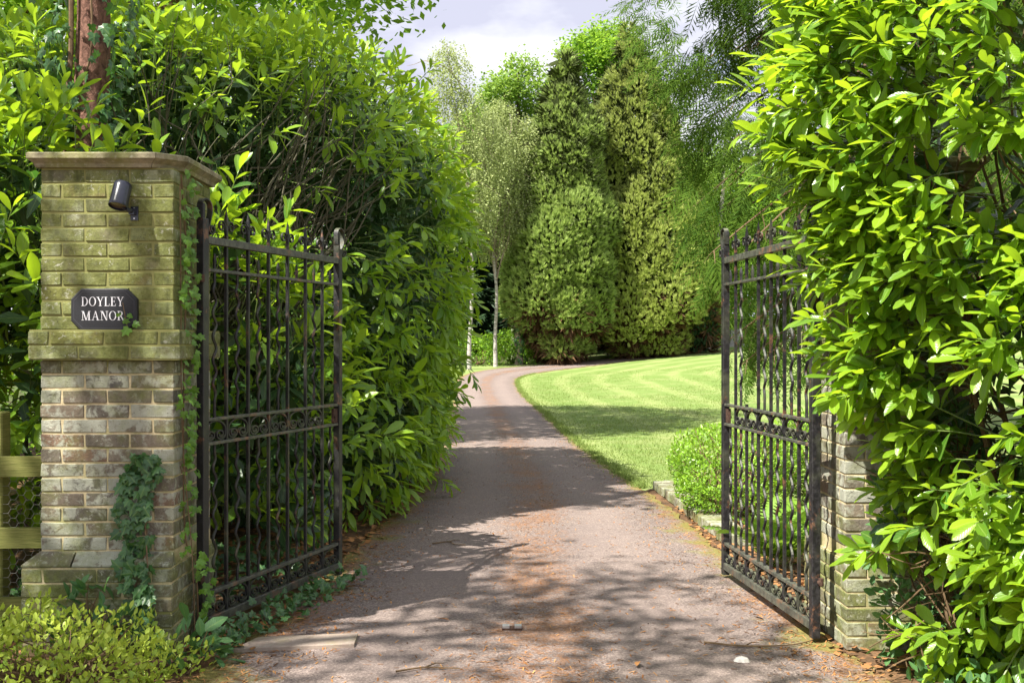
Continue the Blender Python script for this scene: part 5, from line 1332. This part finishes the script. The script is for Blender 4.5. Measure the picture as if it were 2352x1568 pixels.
for k in range(140):
    h0 = rs.uniform(2.2, 13); az_ = rs.uniform(0, 2 * np.pi) if k > 95 else rs.uniform(np.pi * .72, np.pi * 1.5); reach = (4.7 if h0 > 4.5 else 3.6) * (1 - max(h0 - 7, 0) / 11) * rs.uniform(.7, 1.05)
    d = np.array([math.cos(az_), math.sin(az_), 0]); P_ = np.array([d * reach * t_ + UP * (h0 + .9 * math.sin(t_ * 2.0) * (1 - t_) - reach * .32 * t_ ** 1.6) for t_ in np.linspace(0, 1, 7)])
    C_ = curve(P_, 26); tube(g, C_, np.linspace(.055, .008, 26), 5, cap=False)
    for q in range(4, 26):
        for s in (-1, 1):
            if rs.random() < .62: continue
            side = np.cross(UP, d) * s; l2 = rs.uniform(.35, 1.15) * (1.15 - q / 30); e = nrm(side * .8 + d * .55 - UP * rs.uniform(.25, .9)); C2 = np.array([C_[q] + e * l2 * t_ - UP * .45 * l2 * t_ * t_ for t_ in (0, .5, 1)])
            tube(g, C2, [.010, .007, .003], 3, cap=False)
            for t_ in (.4, .75, 1.0):
                c = C_[q] + e * l2 * t_ - UP * .45 * l2 * t_ * t_
                FP.append(c); FD.append(nrm(e * .7 - UP * (.45 + .5 * t_) + rs.normal(0, .22, 3))); FN.append(nrm(UP * .45 + d * .5 + np.array([-.2, -.5, 0]) + rs.normal(0, .25, 3)))
g.build('bough', MT['twig_tan'], rt, kind='stuff')
# hanging curtains of sprays filling the crown's near side
bl = blobs_in((tx - 1.6, ty - .6, 6.3), (3.9, 2.6, 4.6), 44, .95, 31, 1.15)
Pq, Nq = shell(bl, 10500, lambda P_, N_: (N_[:, 1] < .5) & (np.sin(P_[:, 0] * 2.3 + P_[:, 2]) * np.sin(P_[:, 2] * 1.9 - P_[:, 1]) < .45), .75)
Pq = Pq - np.array([tx, ty, z0]) - Nq * rng.exponential(.22, len(Pq))[:, None]
FP = np.concatenate([np.array(FP), Pq]); FD = np.concatenate([np.array(FD), nrm(Nq * .55 - UP * .8 + np.array([-.45, -.1, 0]) + np.stack([np.sin(Pq[:, 2] * 2.1 + Pq[:, 1]) * .5, np.sin(Pq[:, 0] * 2.7) * .4, np.sin(Pq[:, 0] * 1.7 + Pq[:, 2] * 1.3) * .4], -1) + rng.normal(0, .2, Pq.shape))]); FN = np.concatenate([np.array(FN), nrm(Nq * .6 + UP * .5 + np.array([-.1, -.6, 0]) + rng.normal(0, .3, Pq.shape))]); n = len(FP); g = Geo(); wq = rng.integers(0, 3, n)
M = frames(FD, FN, .50 * rng.uniform(.6, 1.25, n))
xlim = np.interp(FP[:, 2] + z0, [0, 2.2, 3.65, 4.87, 6.15, 7.2, 12], [3.6, 3.3, 2.75, 2.9, 2.3, 1.96, 1.9]) * (FP[:, 1] + ty) / 18
ok = (FP[:, 1] + ty > 12) & (FP[:, 0] + tx > xlim + rng.normal(0, .18, n)) & (FP[:, 1] < 1.0)
for k in range(3): q = (wq == k) & ok; inst(g, FROND[k], M[q], FP[q], 0, rng.random(q.sum()))
g.build('crown', MT['cedar'], rt, kind='stuff')
print('cedar fronds', n)

# ------------------------------------------------------------------ grass, litter, fallen bits
n = 110000
y = 9.8 + 38 * rng.random(n) ** 1.9; lo = np.interp(y, RE[:, 1], RE[:, 0]); x = lo - .03 + rng.random(n) ** 1.25 * np.interp(y, [9, 14, 40], [1.5, 5.5, 12])
edge_ = rng.random(n) < .12; x = np.where(edge_, lo + rng.normal(0, .05, n), x); x = np.where(y < 12.05, np.maximum(x, 1.75 + 0 * x), x)
z = ground(x, y) - .004; P_ = np.stack([x, y, z], -1); hgt = rng.uniform(.015, .038, n) * np.where(edge_, 1.5, 1) * np.interp(y, [10, 30], [1, 1.3])
az_ = rng.uniform(0, 6.28, n); lean_ = rng.normal(0, .6, (n, 2)); wd_ = hgt * .13 + .0015
b_ = np.stack([np.cos(az_) * wd_, np.sin(az_) * wd_, 0 * az_], -1); tip = P_ + np.stack([lean_[:, 0] * hgt, lean_[:, 1] * hgt, hgt], -1)
g = Geo(); V = np.stack([P_ - b_, P_ + b_, tip], 1).reshape(-1, 3); g.add(V, np.arange(3 * n).reshape(-1, 3)); tag(g.build('grass', MT['grass']), kind='stuff')
n = 9000                                                  # verge grass on the left beyond the hedge
y = rng.uniform(16, 52, n); lo = np.interp(y, LE[:300, 1], LE[:300, 0]); x = lo - np.abs(rng.normal(0, .7, n)) - .0
P_ = np.stack([x, y, ground(x, y)], -1); hgt = rng.uniform(.05, .14, n); az_ = rng.uniform(0, 6.28, n); wd_ = hgt * .14
b_ = np.stack([np.cos(az_) * wd_, np.sin(az_) * wd_, 0 * az_], -1); tip = P_ + np.stack([rng.normal(0, .4, n) * hgt, rng.normal(0, .4, n) * hgt, hgt], -1)
g = Geo(); g.add(np.stack([P_ - b_, P_ + b_, tip], 1).reshape(-1, 3), np.arange(3 * n).reshape(-1, 3)); tag(g.build('verge_grass', MT['grass']), kind='stuff')

n = 15000                                                 # needle litter, thick at the edges and between the wheel tracks
y = 4.7 + 15 * rng.random(n) ** 1.8; lo = np.interp(y, LE[:, 1], LE[:, 0]); hi_ = np.interp(y, RE[:, 1], RE[:, 0])
sel = rng.random(n); tt = np.where(sel < .38, np.abs(rng.normal(0, .10, n)), np.where(sel < .68, 1 - np.abs(rng.normal(0, .12, n)), np.where(sel < .86, .5 + rng.normal(0, .1, n), rng.random(n))))
x = lo + (hi_ - lo) * tt - np.where(tt < .02, .03, 0); keepm = (np.sin(x * 5 + y * 2.3) * np.sin(y * 3.1 - x * 2) + rng.normal(0, .7, n)) > -.2; x, y = x[keepm], y[keepm]; n = len(x)
P_ = np.stack([x, y, drive_z(x, y) + .003], -1); az_ = rng.uniform(0, 6.28, n); l = rng.uniform(.006, .022, n); wd_ = rng.uniform(.0014, .004, n)
a = np.stack([np.cos(az_) * l, np.sin(az_) * l, rng.uniform(0, .006, n)], -1); b_ = np.stack([-np.sin(az_) * wd_, np.cos(az_) * wd_, 0 * wd_], -1)
g = Geo(); g.add(np.stack([P_ - a - b_, P_ + a - b_, P_ + a + b_, P_ - a + b_], 1).reshape(-1, 3), np.arange(4 * n).reshape(-1, 4)); tag(g.build('needle_litter', MT['needles']), kind='stuff')
n = 5000                                                  # leaf litter on the soil under hedge and bushes
x = np.concatenate([rng.uniform(-3.5, -.85, n), rng.uniform(1.55, 3.2, n // 2)]); y = np.concatenate([rng.uniform(5.6, 14.5, n), rng.uniform(5.2, 10.5, n // 2)])
ex = np.interp(y, LE[:, 1], LE[:, 0]); ex2 = np.interp(y, RE[:, 1], RE[:, 0]); k = (x < ex + .12) | (x > ex2 - .05); x, y = x[k], y[k]; n = len(x)
P_ = np.stack([x, y, ground(x, y) + rng.uniform(.012, .03, n)], -1); M = frames(nrm(rng.normal(size=(n, 3)) * [1, 1, .15]), UP + rng.normal(0, .3, (n, 3)), rng.uniform(.025, .075, n))
g = Geo(); inst(g, TINY[1], M, P_); tag(g.build('leaf_litter', MT['dead_leaf']), kind='stuff')
me = Geo(); me.add(*LAUREL_LO[1][:2], 0, LAUREL_LO[1][2]); me = me.mesh('fallen_leaf', MT['dead_leaf'], True)
for (x, y, rz, s, lab) in ((1.43, 6.25, .5, .085, 'orange fallen leaf on sunlit tarmac near the right gate foot'), (-.98, 7.05, 2.0, .09, 'brown fallen leaf on tarmac beside the left gate end'), (-.35, 6.15, 1.2, .07, 'curled fallen leaf left of the gate stop'),
                           (.62, 5.35, 2.9, .08, 'pale fallen leaf lying in the foreground right of the gate stop'), (-.15, 8.9, .3, .085, 'brown fallen leaf mid drive well beyond the gates')):
    o = put('fallen_leaf', me); o.location = (x, y, float(drive_z(x, y)) + .012); o.rotation_euler = (.25, .2, rz); o.scale = (s, s, s); tag(o, lab, 'leaf', 'fallen leaves on the drive')
for pts, lab in (([(-.62, 8.55), (-.5, 8.62), (-.44, 8.5), (-.36, 8.48)], 'forked dry twig on the drive beyond the left gate end'), ([(1.0, 5.72), (1.2, 5.66), (1.45, 5.7), (1.62, 5.83)], 'long thin twig on tarmac near the right gate hinge'), ([(-.55, 5.2), (-.42, 5.26), (-.25, 5.24)], 'short dry twig in the foreground left of centre')):
    g = Geo(); P_ = [(x, y, float(drive_z(x, y)) + .010) for x, y in pts]; tube(g, curve(P_, 14), np.linspace(.006, .003, 14), 5)
    m_ = np.array(P_[1]); tube(g, [m_, m_ + [.05, .06, .004], m_ + [.09, .07, .0]], [.004, .003, .002], 4); tag(g.build('twig', MT['twig_tan']), lab, 'twig', 'dry twigs on the drive')
print('objects', len(bpy.data.objects), 'tris ~', sum(len(m.loops) - 2 * len(m.polygons) for m in bpy.data.meshes))
